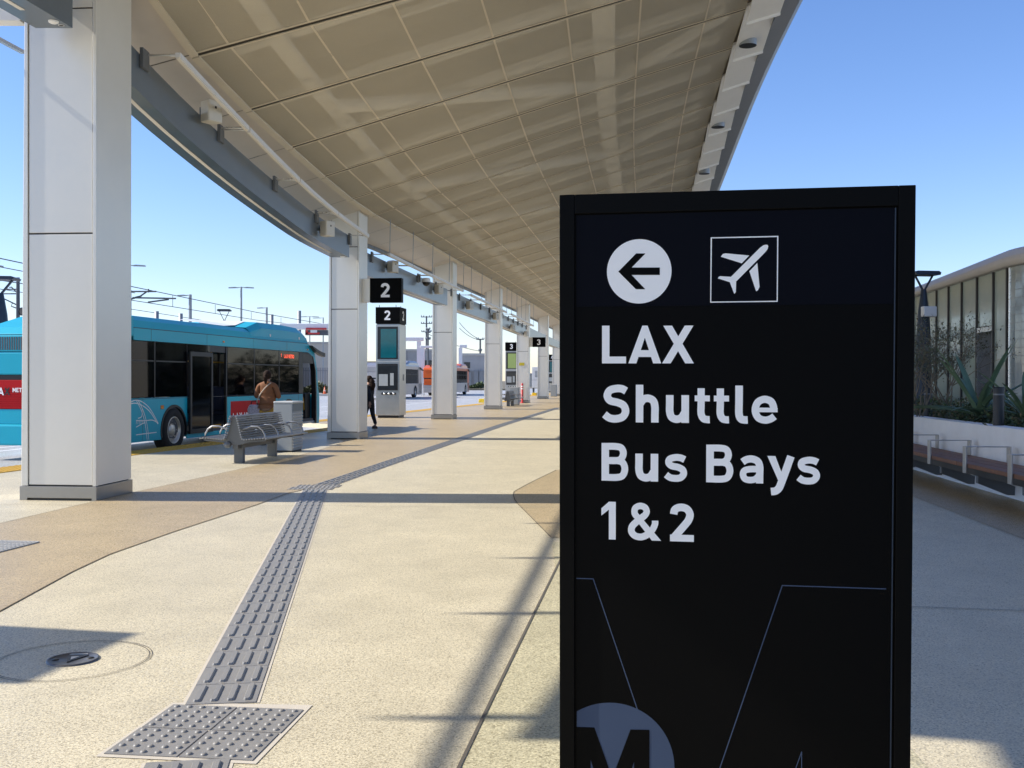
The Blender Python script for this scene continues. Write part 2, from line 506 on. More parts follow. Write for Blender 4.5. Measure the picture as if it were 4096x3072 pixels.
# ------------------------------------------------------------------ stroke lettering (heavy road-sign grotesque)
S = .2
GLY = {
    'L': (.65, [('p', [(0, 0), (.645, 0), (.645, .18), (.2, .18), (.2, 1), (0, 1)])]),
    'A': (.88, [('p', [(0, 0), (.216, 0), (.446, .69), (.446, 1), (.374, 1)]), ('p', [(.88, 0), (.664, 0), (.440, .69), (.440, 1), (.515, 1)]),
                ('p', [(.27, .17), (.61, .17), (.56, .35), (.32, .35)])]),
    'X': (.845, [('p', [(0, 0), (.23, 0), (.833, 1), (.60, 1)]), ('p', [(.615, 0), (.845, 0), (.265, 1), (.03, 1)])]),
    'S': (.73, [('s', [(.645, .835), (.53, .893), (.38, .9), (.21, .85), (.14, .71), (.22, .58), (.42, .53), (.58, .45), (.63, .29), (.55, .15), (.37, .098), (.20, .12), (.065, .215)])]),
    'h': (.61, [('l', [(.1, 1), (.1, 0)]), ('s', [(.12, .50), (.2, .61), (.33, .642), (.46, .58), (.51, .43), (.51, .2), (.51, 0)])]),
    'u': (.61, [('s', [(.1, .735), (.1, .5), (.1, .3), (.15, .15), (.28, .095), (.41, .14), (.49, .26)]), ('l', [(.51, .735), (.51, 0)])]),
    't': (.40, [('s', [(.17, .92), (.17, .5), (.17, .25), (.23, .12), (.33, .09), (.40, .09)], .19), ('p', [(0, .575), (.40, .575), (.40, .73), (0, .73)])]),
    'l': (.33, [('s', [(.1, 1), (.1, .6), (.1, .25), (.15, .12), (.24, .09), (.33, .09)])]),
    'e': (.68, [('p', [(.12, .30), (.68, .30), (.68, .42), (.12, .42)]),
                ('s', [(.575, .36), (.565, .47), (.5, .59), (.34, .642), (.18, .58), (.105, .44), (.105, .28), (.19, .14), (.35, .09), (.5, .125), (.60, .195)], .19)]),
    'B': (.725, [('l', [(.1, 1), (.1, 0)]), ('s', [(.12, .91), (.38, .91), (.53, .87), (.585, .73), (.52, .58), (.38, .535), (.12, .535)], .18),
                 ('s', [(.12, .535), (.42, .535), (.57, .48), (.625, .31), (.56, .14), (.40, .09), (.12, .09)], .18)]),
    's': (.63, [('s', [(.555, .59), (.45, .635), (.31, .645), (.16, .60), (.13, .50), (.21, .42), (.38, .385), (.50, .32), (.525, .21), (.45, .115), (.32, .09), (.17, .11), (.06, .185)], .18)]),
    'a': (.63, [('s', [(.08, .56), (.18, .625), (.32, .645), (.47, .59), (.53, .45), (.53, .2), (.53, 0)], .19),
                ('s', [(.52, .375), (.28, .375), (.13, .33), (.095, .22), (.15, .115), (.28, .085), (.42, .115), (.52, .22)], .17)]),
    'y': (.72, [('p', [(0, .735), (.21, .735), (.45, .10), (.335, -.02)]), ('s', [(.615, .735), (.5, .40), (.38, .06), (.31, -.11), (.22, -.19), (.10, -.21)])]),
    '1': (.385, [('p', [(.2, 0), (.385, 0), (.385, 1), (.2, 1), (0, .82), (0, .63), (.2, .79)])]),
    '&': (.89, [('p', [(.89, 0), (.645, 0), (.20, .56), (.32, .66)]), ('s', [(.27, .60), (.19, .70), (.19, .82), (.25, .885), (.35, .91), (.46, .87), (.505, .77), (.47, .68), (.40, .615)], .17), ('s', [(.44, .65), (.23, .48), (.12, .36), (.105, .22), (.2, .115), (.36, .088), (.50, .14), (.60, .22)], .18), ('s', [(.55, .17), (.66, .29), (.725, .43), (.73, .53)], .17)]),
    '2': (.63, [('s', [(.095, .72), (.12, .83), (.2, .89), (.32, .905), (.45, .86), (.525, .73), (.49, .58), (.38, .43), (.10, .10)]), ('p', [(0, 0), (.63, 0), (.63, .18), (.0, .18)])]),
    '3': (.62, [('s', [(.08, .76), (.17, .87), (.31, .905), (.46, .85), (.51, .72), (.45, .58), (.28, .53)]), ('s', [(.28, .53), (.46, .47), (.525, .29), (.46, .14), (.3, .095), (.16, .125), (.07, .23)])]),
    '4': (.66, [('p', [(.38, 0), (.56, 0), (.56, .66), (.38, .66)]), ('p', [(0, .19), (.66, .19), (.66, .36), (0, .36)]), ('p', [(0, .33), (.2, .33), (.47, 1), (.27, 1)])]),
    'M': (.85, [('l', [(.1, 1), (.1, 0)]), ('l', [(.75, 1), (.75, 0)]), ('p', [(0, 1), (.2, 1), (.52, .25), (.33, .25)]), ('p', [(.85, 1), (.65, 1), (.33, .25), (.52, .25)])]),
    'E': (.60, [('l', [(.1, 1), (.1, 0)]), ('p', [(.2, .82), (.6, .82), (.6, 1), (.2, 1)]), ('p', [(.2, .42), (.54, .42), (.54, .59), (.2, .59)]), ('p', [(.2, 0), (.6, 0), (.6, .18), (.2, .18)])]),
    'T': (.64, [('l', [(.32, .82), (.32, 0)]), ('p', [(0, .82), (.64, .82), (.64, 1), (0, 1)])]),
    'R': (.70, [('l', [(.1, 1), (.1, 0)]), ('s', [(.12, .91), (.38, .91), (.53, .86), (.58, .70), (.53, .54), (.38, .48), (.12, .48)], .18), ('p', [(.30, .42), (.5, .44), (.70, 0), (.48, 0)])]),
    'O': (.74, [('s', [(.37, .9), (.17, .82), (.1, .62), (.1, .38), (.17, .18), (.37, .1), (.57, .18), (.64, .38), (.64, .62), (.57, .82), (.37, .9)])]),
}


def ribbon(pts, w, sm):
    if sm:
        pts = smooth_tab([tuple(p) for p in pts], 5)
    L, R = [], []
    n = len(pts)
    for i in range(n):
        p = Vector(pts[i])
        d0 = (Vector(pts[i]) - Vector(pts[i - 1])).normalized() if i > 0 else None
        d1 = (Vector(pts[i + 1]) - Vector(pts[i])).normalized() if i < n - 1 else None
        if d0 is None: d0 = d1
        if d1 is None: d1 = d0
        t = (d0 + d1).normalized()
        nrm = Vector((-t.y, t.x))
        k = w / 2 / max(.5, t.dot(d1))
        L.append(p + nrm * k); R.append(p - nrm * k)
    return L, R


def glyph(mb, ch, place, mi=0, lift=.0006, k0=0):
    """place(u, v, w) -> point; u, v in cap heights, w = lift off the surface"""
    k = k0
    for st in GLY[ch][1]:
        k += 1
        w = lift * (1 + .35 * k)
        if st[0] == 'p':
            mb.add([place(u, v, w) for u, v in st[1]], [list(range(len(st[1])))], mi)
        else:
            L, R = ribbon(st[1], st[2] if len(st) > 2 else S, st[0] == 's')
            n = len(L)
            vs = [place(p.x, p.y, w) for p in L] + [place(p.x, p.y, w) for p in R]
            mb.add(vs, [(i, i + 1, n + i + 1, n + i) for i in range(n - 1)], mi)


def text_flat(mb, txt, org, ux, uy, un, size, gap=.12, mi=0, lift=.001):
    """lettering starting at org, along ux, up uy, proud along un"""
    x = 0
    for ch in txt:
        if ch == ' ':
            x += .45; continue
        glyph(mb, ch, lambda u, v, w, x=x: org + ux * ((x + u) * size) + uy * (v * size) + un * w, mi, lift)
        x += GLY[ch][0] + gap
    return x * size


def text_len(txt, gap=.12):
    return sum(.45 if c == ' ' else GLY[c][0] + gap for c in txt) - gap


# ================================================================== SETTING
# column line: front right corner of each column by depth
CX = [(-8, -11.5), (0, -8.4), (4, -7.1), (6, -6.5), (9, -5.72), (12.47, -5.06), (25.15, -3.75), (37.6, -2.17), (50, -.57), (63.5, 1.04), (77, 2.70), (89.8, 4.3), (102, 5.9), (125, 9)]
XC = smooth_tab(CX)
def xcol(y): return interp(XC, y)
def heading(y): return math.atan2(xcol(y + 1.5) - xcol(y - 1.5), 3.0)

EDGE = [(-13.2, -6), (-9.9, 10), (-8.47, 17.2), (-7.74, 21.1), (-5.85, 29.7), (-5.25, 32.6), (-7.3, 35.2), (-4.86, 46.9), (-4.06, 51.4), (-2.9, 56.7), (-1.77, 62.6),
        (-.9, 67), (-.35, 70), (-2.3, 72.8), (.2, 85), (3.3, 100), (4, 103), (2, 106), (6, 124)]
g = MB().sheet([(-400, -60), (400, -60), (400, 900), (-400, 900)], -.62).build('ground', M_EARTH)
tag(g, kind='structure')
rd = MB().box(-70, -.5, -30, 175, -.6, -.15).build('road', M_ROAD)
tag(rd, kind='structure')
far_road = MB().box(-.5, 30, 108, 175, -.6, -.152).build('far_road', M_ROAD)
tag(far_road, kind='structure')
plat = MB().prism([*EDGE, (60, 124), (60, -6)], -.58, 0).build('platform', M_LIGHTCON)
tag(plat, kind='structure')


def offset_line(pts, d):
    out = []
    for i, p in enumerate(pts):
        a = Vector(pts[max(i - 1, 0)]); b = Vector(pts[min(i + 1, len(pts) - 1)])
        t = (b - a).normalized()
        out.append((p[0] + t.y * d, p[1] - t.x * d))
    return out


# tan band and its counterpart patches, laid as sheets on the platform
LINE_A = [(-6.3, 1), (-5.25, 10.51), (-5.05, 12.44), (-4.93, 13.46), (-4.38, 17.54), (-4.02, 21), (-3.95, 24.2)]
LINE_B = [(-3.1, 1), (-3.28, 6.57), (-3.39, 7.9), (-3.41, 8.69), (-3.29, 9.97), (-3.02, 12.09), (-2.9, 13.39), (-2.62, 14.4), (-2.17, 18.28), (-.265, 33.6), (2.35, 52.8), (6.2, 78), (12.5, 120)]
e2 = [p for p in EDGE if 29 < p[1] < 121]
tanp = MB().sheet(LINE_A + [(-5.2, 28.3)] + offset_line(e2, .02) + LINE_B[::-1], .004).build('tan_paving', M_TANCON, plat)
MB().sheet([(2.6, 17.5), (.73, 16.82), (.3, 14.9), (.08, 13.85), (.03, 13.55), (.02, 13.16), (.035, 12.7), (.07, 12.27), (.37, 9.68), (2.6, 9.2)], .004).build('tan_patch', M_TANCON, plat)
MB().sheet([(.37, 9.4), (.35, 8.07), (-.09, 4.78), (-.42, 2.0), (1.5, 2.0), (1.9, 9.2)], .004).build('sand_patch', M_GREENCON, plat)
WALL = [(5.75, 4.0), (6.05, 8.5), (6.3, 12.6), (6.72, 17.3), (7.3, 22.5), (8.3, 30), (10.2, 42)]      # foot of the planter wall
band = [(4.2, 4), (4.55, 7.5), (4.82, 9.65), (5.16, 13.3), (5.6, 17.5), (6.2, 22.5), (7.2, 30), (9, 42)]
MB().sheet(band[::1] + [(x - .01, y) for x, y in WALL][::-1], .004).build('wall_side_paving', M_TANCON, plat)


def strip(pts, w, z, name, m, parent):
    b = MB()
    L = offset_line(pts, -w / 2); Rr = offset_line(pts, w / 2)
    n = len(pts)
    b.add([(x, y, z) for x, y in L] + [(x, y, z) for x, y in Rr], [(i, i + 1, n + i + 1, n + i) for i in range(n - 1)])
    return b.build(name, m, parent)


strip(LINE_A, .008, .007, 'joint', M_SCORE2, plat)
strip(LINE_B[:9], .009, .007, 'joint', M_SCORE2, plat)
strip([(.42, 8.6), (.35, 8.07), (-.09, 4.78), (-.2, 3.94), (-.4, 2.4)], .014, .008, 'joint', M_JOINT, plat)
strip([(.73, 16.82), (.3, 14.9), (.08, 13.85), (.03, 13.55), (.02, 13.16), (.035, 12.7), (.07, 12.27), (.37, 9.68)], .010, .007, 'joint', M_JOINT, plat)
strip([(-7.6, 12.1), (-2.5, 12.02), (2.8, 11.85)], .012, .0085, 'joint', M_SCORE, plat)
strip([(-6.6, 14.5), (-5.2, 21), (-4.9, 24)], .010, .006, 'joint', M_SCORE, plat)
strip([(-8.1, 12.9), (-5.4, 20.2), (-4.2, 22.0)], .008, .006, 'joint', M_SCORE, plat)
strip([(1.0, 7.0), (3.6, 6.6), (5.3, 6.2)], .010, .006, 'joint', M_JOINT, plat)
strip([(-8.0, 19), (-4.4, 19.4)], .009, .006, 'joint', M_SCORE, plat)

# yellow tactile edge strip: one tile per 0.9 m along the kerb
edge_root = thing('edge_warning_strip', 'yellow ribbed warning strip along the kerb beside the bus lane', 'warning strip')
def edge_tile():
    b = MB().box(0, .895, -.66, -.04, 0.0, .012)
    for k in range(6):
        for j in range(8):
            x = .07 + .15 * k; y = -.62 + .075 * j
            b.add([(x, y, .012), (x + .09, y + .02, .012), (x + .085, y + .042, .012), (x - .005, y + .022, .012), (x + .01, y + .008, .018), (x + .08, y + .022, .018), (x + .075, y + .034, .018), (x + .005, y + .022, .018)],
                  [(4, 5, 6, 7), (0, 1, 5, 4), (1, 2, 6, 5), (2, 3, 7, 6), (3, 0, 4, 7)])
    return b.mesh('tile', M_YELLOW)
em = edge_tile()
for a, b_ in zip(EDGE, EDGE[1:]):
    if a[1] < 5 or b_[1] > 104 or b_[0] < a[0]:
        continue
    d = Vector(b_) - Vector(a)
    ang = math.atan2(d.y, d.x)
    n = max(1, round(d.length / .9))
    for i in range(n):
        o = link('tile', em, edge_root, loc=(a[0] + d.x * i / n, a[1] + d.y * i / n, 0), rz=ang)
        o.scale = (d.length / n / .9, 1, 1)

# grey tactile guide path
tact = thing('tactile_path', 'grey raised-bar guide path crossing the beige platform', 'tactile path')
def bar_tile(w, l):
    b = MB().box(-w / 2, w / 2, .003, l - .003, 0, .010)
    for k in range(4):
        x = -w / 2 + w * (.14 + .24 * k)
        b_w, y0, y1 = .017, l * .1, l * .9
        zz0, zz1 = .0101, .0205
        lo = [(x - b_w, y0 + .012), (x - b_w * .5, y0), (x + b_w * .5, y0), (x + b_w, y0 + .012), (x + b_w, y1 - .012), (x + b_w * .5, y1), (x - b_w * .5, y1), (x - b_w, y1 - .012)]
        vs = [(u, v, zz0) for u, v in lo] + [(x + (u - x) * .68, (v - (y0 + y1) / 2) * .972 + (y0 + y1) / 2, zz1) for u, v in lo]
        b.add(vs, [[8 + i for i in range(8)]] + [(i, (i + 1) % 8, 8 + (i + 1) % 8, 8 + i) for i in range(8)])
    return b.mesh('bar_tile', M_TACT)
def dome_tile(sz, n):
    b = MB().box(0, sz, 0, sz, 0, .010)
    prof = [(.0150, .0101), (.0135, .0138), (.0095, .0168), (.0050, .0180)]
    for i in range(n):
        for j in range(n):
            T = Matrix.Translation((sz * (i + .5) / n, sz * (j + .5) / n, 0))
            b.lathe(prof, 10, T)
            b.add([T @ Vector((.005 * math.cos(2 * math.pi * k / 10), .005 * math.sin(2 * math.pi * k / 10), .018)) for k in range(10)], [list(range(10))])
    return b.mesh('dome_tile', M_TACT)
BT = bar_tile(.316, .3)
DT = dome_tile(.308, 5)
def lay(a, b_, base=.3):
    a, b_ = Vector(a), Vector(b_)
    d = b_ - a
    n = round(d.length / base)
    rz = math.atan2(-d.x, d.y)
    for i in range(n):
        p = a + d * (i / n)
        o = link('bar_tile', BT, tact, loc=(p.x, p.y, -.0038 + random.uniform(0, .0008)), rz=rz + random.uniform(-.002, .002))
        o.scale = (1, d.length / n / .3, 1)
def pad(A, B, D):
    """four dome tiles filling the parallelogram A (near left), B (far left), D (near right)"""
    A, B, D = Vector(A), Vector(B), Vector(D)
    uy = (B - A) / 2; ux = (D - A) / 2
    rz = math.atan2(ux.y, ux.x)
    for i in range(2):
        for j in range(2):
            p = A + ux * i + uy * j
            o = link('dome_tile', DT, tact, loc=(p.x + .004 * i, p.y, -.0030), rz=rz)
            s = ux.length / .314
            o.scale = (s, s * uy.length / ux.length * .995, 1)
lay((-1.335, 4.70), (-2.635, 13.74))
lay((-.92, 1.8), (-1.26, 4.0))
lay((-2.62, 14.38), (-2.17, 18.28)); lay((-2.17, 18.28), (-.265, 33.6)); lay((-.265, 33.6), (2.35, 52.8))
pad((-1.62, 4.07), (-1.54, 4.69), (-1.01, 4.0))
pad((-3.02, 13.76), (-2.94, 14.36), (-2.42, 13.76))
for a, b_, w in (((-1.335, 4.70), (-2.635, 13.74), .35), ((-.92, 1.8), (-1.26, 4.0), .35)):
    strip([a, b_], w, .0025, 'grout_bed', M_GROUT, tact)
MB().sheet([(-1.645, 4.045), (-1.56, 4.72), (-.91, 4.69), (-.99, 3.97)], .0030).build('grout_bed', M_GROUT, tact)

# manhole cover with its round collar joint
mh = thing('valve_cover', 'small round iron valve cover in the pavement, half in shade', 'manhole cover', (-2.33, 5.44, 0))
b = MB().lathe([(0.0001, .006), (.118, .006), (.121, .009), (.130, .009), (.133, .0)], 40)
b.build('lid', M_IRON, mh)
for sx in (-1, 1):
    MB().lathe([(.0001, .0095), (.017, .0095), (.02, .0065)], 14, Matrix.Translation((sx * .085, sx * .02, 0))).build('lid_bolt', M_BLACK, mh)
MB().prism([(-.05, .045), (.06, .06), (.0, -.075)], .0062, .0105).build('emblem', M_BLACK, mh)
MB().prism([(-.018, .022), (.022, .028), (.0, -.03)], .0106, .0125).build('emblem', M_GRATE, mh)
MB().prism([(-.05, .075), (.045, .085), (.04, .10), (-.045, .09)], .0062, .0095).build('emblem', M_GRATE, mh)
for r in (.40, .385):
    ring = MB()
    ring.lathe([(r - .004, .0035), (r, .0035)], 72)
    ring.build('collar_joint', M_JOINT, mh)

gr = thing('drain_grate', 'steel drain grate set in the tan paving by the left border', 'drain grate', (-5.42, 8.55, 0), RAD(-9.5))
MB().box(0, 1.0, 0, .92, .0045, .006).build('pit', M_FENCE, gr)
for k in range(24):
    MB().box(.015 + .04 * k, .033 + .04 * k, .02, .90, .006, .014).build('bar', M_GRATE, gr)
fr = MB().box(0, 1, 0, .02, .005, .016).box(0, 1, .90, .92, .005, .016).box(0, .014, .0205, .8995, .005, .016).box(.985, 1, .0205, .8995, .005, .016)
for k in range(8):
    fr.box(.0145, .9845, .11 * k + .1, .11 * k + .108, .0065, .0145)
fr.build('frame', M_GRATE, gr)

# ------------------------------------------------------------------ canopy
ZL = smooth_tab([(-6, 7.0), (4, 6.95), (10, 6.9), (12.6, 6.80), (13.66, 6.53), (15, 6.22), (17.3, 5.99), (19.8, 5.84), (22, 5.73), (24.3, 5.65), (27, 5.66), (31, 5.76), (37.6, 5.82), (50, 5.96), (63, 6.15), (77, 6.3), (110, 6.5)], 4)
def zl(y): return interp(ZL, y)
CW, ZR = 8.45, 8.2
def cpt(y, u, dz=0.0):
    """point of the ceiling: y along the left edge, u metres across"""
    h = heading(y)
    x0 = xcol(y) + .15
    z0 = zl(y)
    zr = ZR + max(0, (y - 40) * .012)
    return Vector((x0 + u * math.cos(h), y - u * math.sin(h), z0 + (zr - z0) * u / CW + dz))

canopy = thing('canopy', 'long sloping canopy with a perforated tan ceiling over the bus platform', 'canopy')
SEAM0, SP = 15.0, 2.2
seams = []
y = SEAM0
while y > 0: y -= SP
y -= 2 * SP
while y < 108:
    seams.append(y); y += SP
UL = [0, .52, 1.72, 2.92, 4.12, 5.32, 6.52, 7.72, CW]
def ceiling_patch(ya, yb, ua, ub, ny=2, dz=0.0, gap=.006):
    vs = []
    b = MB()
    for i in range(ny + 1):
        yy = ya + (yb - ya) * i / ny
        vs += [cpt(yy, ua + gap, dz), cpt(yy, ub - gap, dz)]
    b.add(vs, [(2 * i, 2 * i + 1, 2 * i + 3, 2 * i + 2) for i in range(ny)])
    return b
cnt = 0
rest = MB()
for k in range(len(seams) - 1):
    ya, yb = seams[k] + .047, seams[k + 1] - .047
    vis = ya > 12 and ya < 84
    for j in range(len(UL) - 1):
        stag = 0
        pb = ceiling_patch(ya, yb, UL[j], UL[j + 1])
        if vis and cnt < 296:
            pb.build('ceiling_panel', M_PERF, canopy); cnt += 1
        else:
            rest.add(pb.v, pb.f)
tag(rest.build('ceiling_panels', M_PERF, canopy), kind='stuff')
ribs, gaps = MB(), MB()
for k, ys in enumerate(seams):
    # cross seam: two raised lips and a dark shadow gap between them
    for s0, s1 in ((-.072, -.040), (.040, .072)):
        for q in range(8):
            ua, ub = CW * q / 8, CW * (q + 1) / 8
            for dz0, dz1 in ((-.002, -.012),):
                A = [cpt(ys + s0, ua, dz0), cpt(ys + s0, ub, dz0), cpt(ys + s1, ub, dz0), cpt(ys + s1, ua, dz0)]
                B = [cpt(ys + s0, ua, dz1), cpt(ys + s0, ub, dz1), cpt(ys + s1, ub, dz1), cpt(ys + s1, ua, dz1)]
                ribs.add(A + B, [(4, 5, 6, 7), (0, 1, 5, 4), (2, 3, 7, 6)])
    gaps.add([cpt(ys - .046, 0, .004), cpt(ys - .046, CW, .004), cpt(ys + .046, CW, .004), cpt(ys + .046, 0, .004)], [(0, 1, 2, 3)])
for k in range(len(seams) - 1):
    for u in UL[1:-1]:
        A = [cpt(seams[k] + .072, u - .015, -.003), cpt(seams[k] + .072, u + .015, -.003), cpt(seams[k + 1] - .072, u + .015, -.003), cpt(seams[k + 1] - .072, u - .015, -.003)]
        B = [p + Vector((0, 0, -.008)) for p in A]
        ribs.add(A + B, [(4, 5, 6, 7), (0, 4, 7, 3), (1, 2, 6, 5)])
    A = [cpt(seams[k] + .02, -.06, -.01), cpt(seams[k] + .02, .05, -.01), cpt(seams[k + 1] - .02, .05, -.01), cpt(seams[k + 1] - .02, -.06, -.01)]
    B = [p + Vector((0, 0, -.03)) for p in A]
    ribs.add(A + B, [(4, 5, 6, 7), (0, 4, 7, 3), (1, 2, 6, 5), (0, 1, 5, 4), (2, 3, 7, 6)])
ribs.build('ceiling_rib', M_PERFRIB, canopy)
gaps.build('seam_gap', M_PERFGAP, canopy)

# structure above the perforated panels, and the roof itself
deck = MB()
YS = [seams[0] + i * 1.1 for i in range(int((seams[-1] - seams[0]) / 1.1) + 1)]
YS = [q for q in YS if q <= seams[-1]]
for dz, flip in ((1.05, 0), (1.25, 1)):
    vs = []
    for yy in YS:
        ul = -1.25 if yy > 4.2 else 0  # deck cut back near the viewer, shaped to leave a sunlit ground patch
        vs += [cpt(yy, ul, dz - (.35 if ul else 0)), cpt(yy, CW + .95, dz)]
    deck.add(vs, [(2 * i, 2 * i + 1, 2 * i + 3, 2 * i + 2) for i in range(len(YS) - 1)])
n = len(YS)
for sd in (-1.25, CW + .95):
    vs = []
    for yy in [q for q in YS if q > 4.2 or sd > 0]:
        o = .35 if sd < 0 else 0
        vs += [cpt(yy, sd, 1.05 - o), cpt(yy, sd, 1.25 - o)]
    deck.add(vs, [(2 * i, 2 * i + 1, 2 * i + 3, 2 * i + 2) for i in range(len(vs) // 2 - 1)])
yn = [q for q in YS if q < 5.3]
vs = []
for yy in yn:
    vs += [cpt(yy, .0, -.02), cpt(yy, .0, 1.3)]
deck.add(vs, [(2 * i, 2 * i + 1, 2 * i + 3, 2 * i + 2) for i in range(len(yn) - 1)])  # vertical closure at the unseen near end, added to shade the ground fully
deck.build('roof_deck', M_DECK, canopy)
corr = MB()
for i, yy in enumerate([seams[0] + .22 * q for q in range(int((seams[-1] - seams[0]) / .22))]):
    if 10 < yy < 60:
        A = [cpt(yy, 0, .98), cpt(yy, CW, .98), cpt(yy + .1, CW, .98), cpt(yy + .1, 0, .98)]
        B = [cpt(yy - .02, 0, 1.045), cpt(yy - .02, CW, 1.045), cpt(yy + .12, CW, 1.045), cpt(yy + .12, 0, 1.045)]
        corr.add(A + B, [(0, 1, 2, 3), (0, 1, 5, 4), (2, 3, 7, 6)])
corr.build('deck_rib', M_DECK, canopy)
def bar3(b, p, q, w, h, mi=0):
    d = (q - p)
    t = d.normalized()
    sx = t.cross(Vector((0, 0, 1))).normalized() * w / 2
    sz = Vector((0, 0, h / 2))
    vs = [p - sx - sz, p + sx - sz, p + sx + sz, p - sx + sz, q - sx - sz, q + sx - sz, q + sx + sz, q - sx + sz]
    b.add(vs, [(0, 1, 2, 3), (4, 7, 6, 5), (0, 4, 5, 1), (1, 5, 6, 2), (2, 6, 7, 3), (3, 7, 4, 0)], mi)
stl = MB()
for u, w in ((1.0, .30), (5.9, .40)):
    for yy in range(10, 70, 2):
        bar3(stl, cpt(yy, u, .26), cpt(yy + 2, u, .26), w, .10)
for k in range(len(seams) - 1):
    yy = seams[k] + 1.0
    if 10 < yy < 66:
        bar3(stl, cpt(yy, .2, .46), cpt(yy - .5, CW - .2, .46), .20, .14)
        bar3(stl, cpt(yy + .9, 2.6, .70), cpt(yy + .6, CW - .2, .70), .12, .10)
yy = 12.0
while yy < 62:
    stl.tube([cpt(yy, 1.1, .20), cpt(yy + 3.4, 5.7, .22)], .14, 12)
    bar3(stl, cpt(yy + 3.4, 6.1, .2), cpt(yy + 1.4, 8.2, .22), .18, .14)
    yy += 6.6
stl.build('roof_truss', M_STEEL, canopy)

def edge_y(py, u, dz):
    """where along the canopy a point of its right edge stands at this height in the photo"""
    best = None
    for i in range(400):
        yy = 14 + i * .1
        q = CAMR.to_3x3().transposed() @ (cpt(yy, u, dz) - Vector((0, 0, CAMH)))
        e = abs(1536 - FPX * q.y / -q.z - py)
        if best is None or e < best[0]: best = (e, yy)
    return best[1]
DLY = [edge_y(py, CW + .24, -.13) for py in (160, 492, 684)]
DLY += [DLY[-1] + 4.4 * k for k in range(1, 6)]
# right-hand white soffit boards, stepped, with the grey fascia beyond
for k in range(len(seams) - 1):
    ya, yb = seams[k], seams[k + 1]
    if yb < 9 or ya > 70: continue
    b = MB()
    h0, h1 = .04, -.24      # each board tips down away from the viewer, over the next
    A = [cpt(ya, CW + .02, h0), cpt(ya, CW + .62, h0), cpt(yb + .03, CW + .62, h1), cpt(yb + .03, CW + .02, h1)]
    B = [p + Vector((0, 0, .05)) for p in A]
    b.add(A + B, [(0, 1, 2, 3), (4, 7, 6, 5), (0, 4, 5, 1), (1, 5, 6, 2), (2, 6, 7, 3), (3, 7, 4, 0)])
    E0 = [cpt(yb + .03, CW + .02, h1 - .05), cpt(yb + .03, CW + .62, h1 - .05), cpt(yb + .07, CW + .62, h1 - .05), cpt(yb + .07, CW + .02, h1 - .05)]
    E1 = [p + Vector((0, 0, .055)) for p in E0]
    b.add(E0 + E1, [(0, 1, 2, 3), (4, 7, 6, 5), (0, 4, 5, 1), (1, 5, 6, 2), (2, 6, 7, 3), (3, 7, 4, 0)])
    b.build('soffit_board', M_SOFFIT, canopy)
b = MB()
for k in range(len(seams) - 1):
    A = [cpt(seams[k], CW + .62, -.12), cpt(seams[k], CW + .98, -.10), cpt(seams[k + 1], CW + .98, -.10), cpt(seams[k + 1], CW + .62, -.12)]
    T = [cpt(seams[k], CW + .62, .55), cpt(seams[k], CW + .98, .55), cpt(seams[k + 1], CW + .98, .55), cpt(seams[k + 1], CW + .62, .55)]
    b.add(A + T, [(0, 1, 2, 3), (0, 1, 5, 4), (1, 2, 6, 5), (2, 3, 7, 6), (3, 0, 4, 7)])
b.build('fascia', M_FASCIA, canopy)
b = MB()
for k in range(len(seams) - 1):
    A = [cpt(seams[k] + .01, CW + 1.0, -.04), cpt(seams[k] + .01, CW + 1.17, .12), cpt(seams[k + 1] - .01, CW + 1.17, .12), cpt(seams[k + 1] - .01, CW + 1.0, -.04)]
    T = [cpt(seams[k] + .01, CW + 1.0, 1.3), cpt(seams[k] + .01, CW + 1.19, 1.3), cpt(seams[k + 1] - .01, CW + 1.19, 1.3), cpt(seams[k + 1] - .01, CW + 1.0, 1.3)]
    b.add(A + T, [(0, 1, 2, 3), (0, 1, 5, 4), (1, 2, 6, 5), (2, 3, 7, 6), (3, 0, 4, 7), (4, 5, 6, 7)])
b.build('roof_edge', M_FASCIA, canopy)
for yy in DLY:
    p = cpt(yy, CW + .24, -.13)
    b = MB().lathe([(.17, -.10), (.17, .16)], 24, Matrix.Translation(p))
    b.lathe([(.0001, -.098), (.169, -.098)], 20, Matrix.Translation(p), 1)
    b.build('downlight', [M_POLEG, M_BLACK], canopy)

MB().box(-7.7, -6.12, 12.75, 12.95, 5.93, 7.1).build('end_board', M_SOFFIT, canopy, .01)
# left-hand soffit strip
for k in range(len(seams) - 1):
    ya, yb = seams[k] + .012, seams[k + 1] - .012
    if yb < 4.6 or ya > 100: continue
    ya = max(ya, 4.45)
    vs, lip = [], []
    b = MB()
    for i in range(3):
        yy = ya + (yb - ya) * i / 2
        vs += [cpt(yy, -.075, .02), cpt(yy, -1.15, .02), cpt(yy, -1.15, .16)]
    b.add(vs, [(0, 3, 4, 1), (3, 6, 7, 4), (1, 4, 5, 2), (4, 7, 8, 5)])
    b.build('soffit_panel', M_SOFFIT_L, canopy)
    b = MB()
    b.add([cpt(ya, -1.16, .16), cpt(yb, -1.16, .16), cpt(yb, -1.16, -.06), cpt(ya, -1.16, -.06), cpt(ya, -1.24, .72), cpt(yb, -1.24, .72), cpt(yb, -1.24, -.06), cpt(ya, -1.24, -.06)],
          [(0, 1, 2, 3), (4, 7, 6, 5), (3, 2, 6, 7), (0, 4, 5, 1), (0, 3, 7, 4), (1, 5, 6, 2)])
    b.build('gutter', M_FASCIA, canopy)

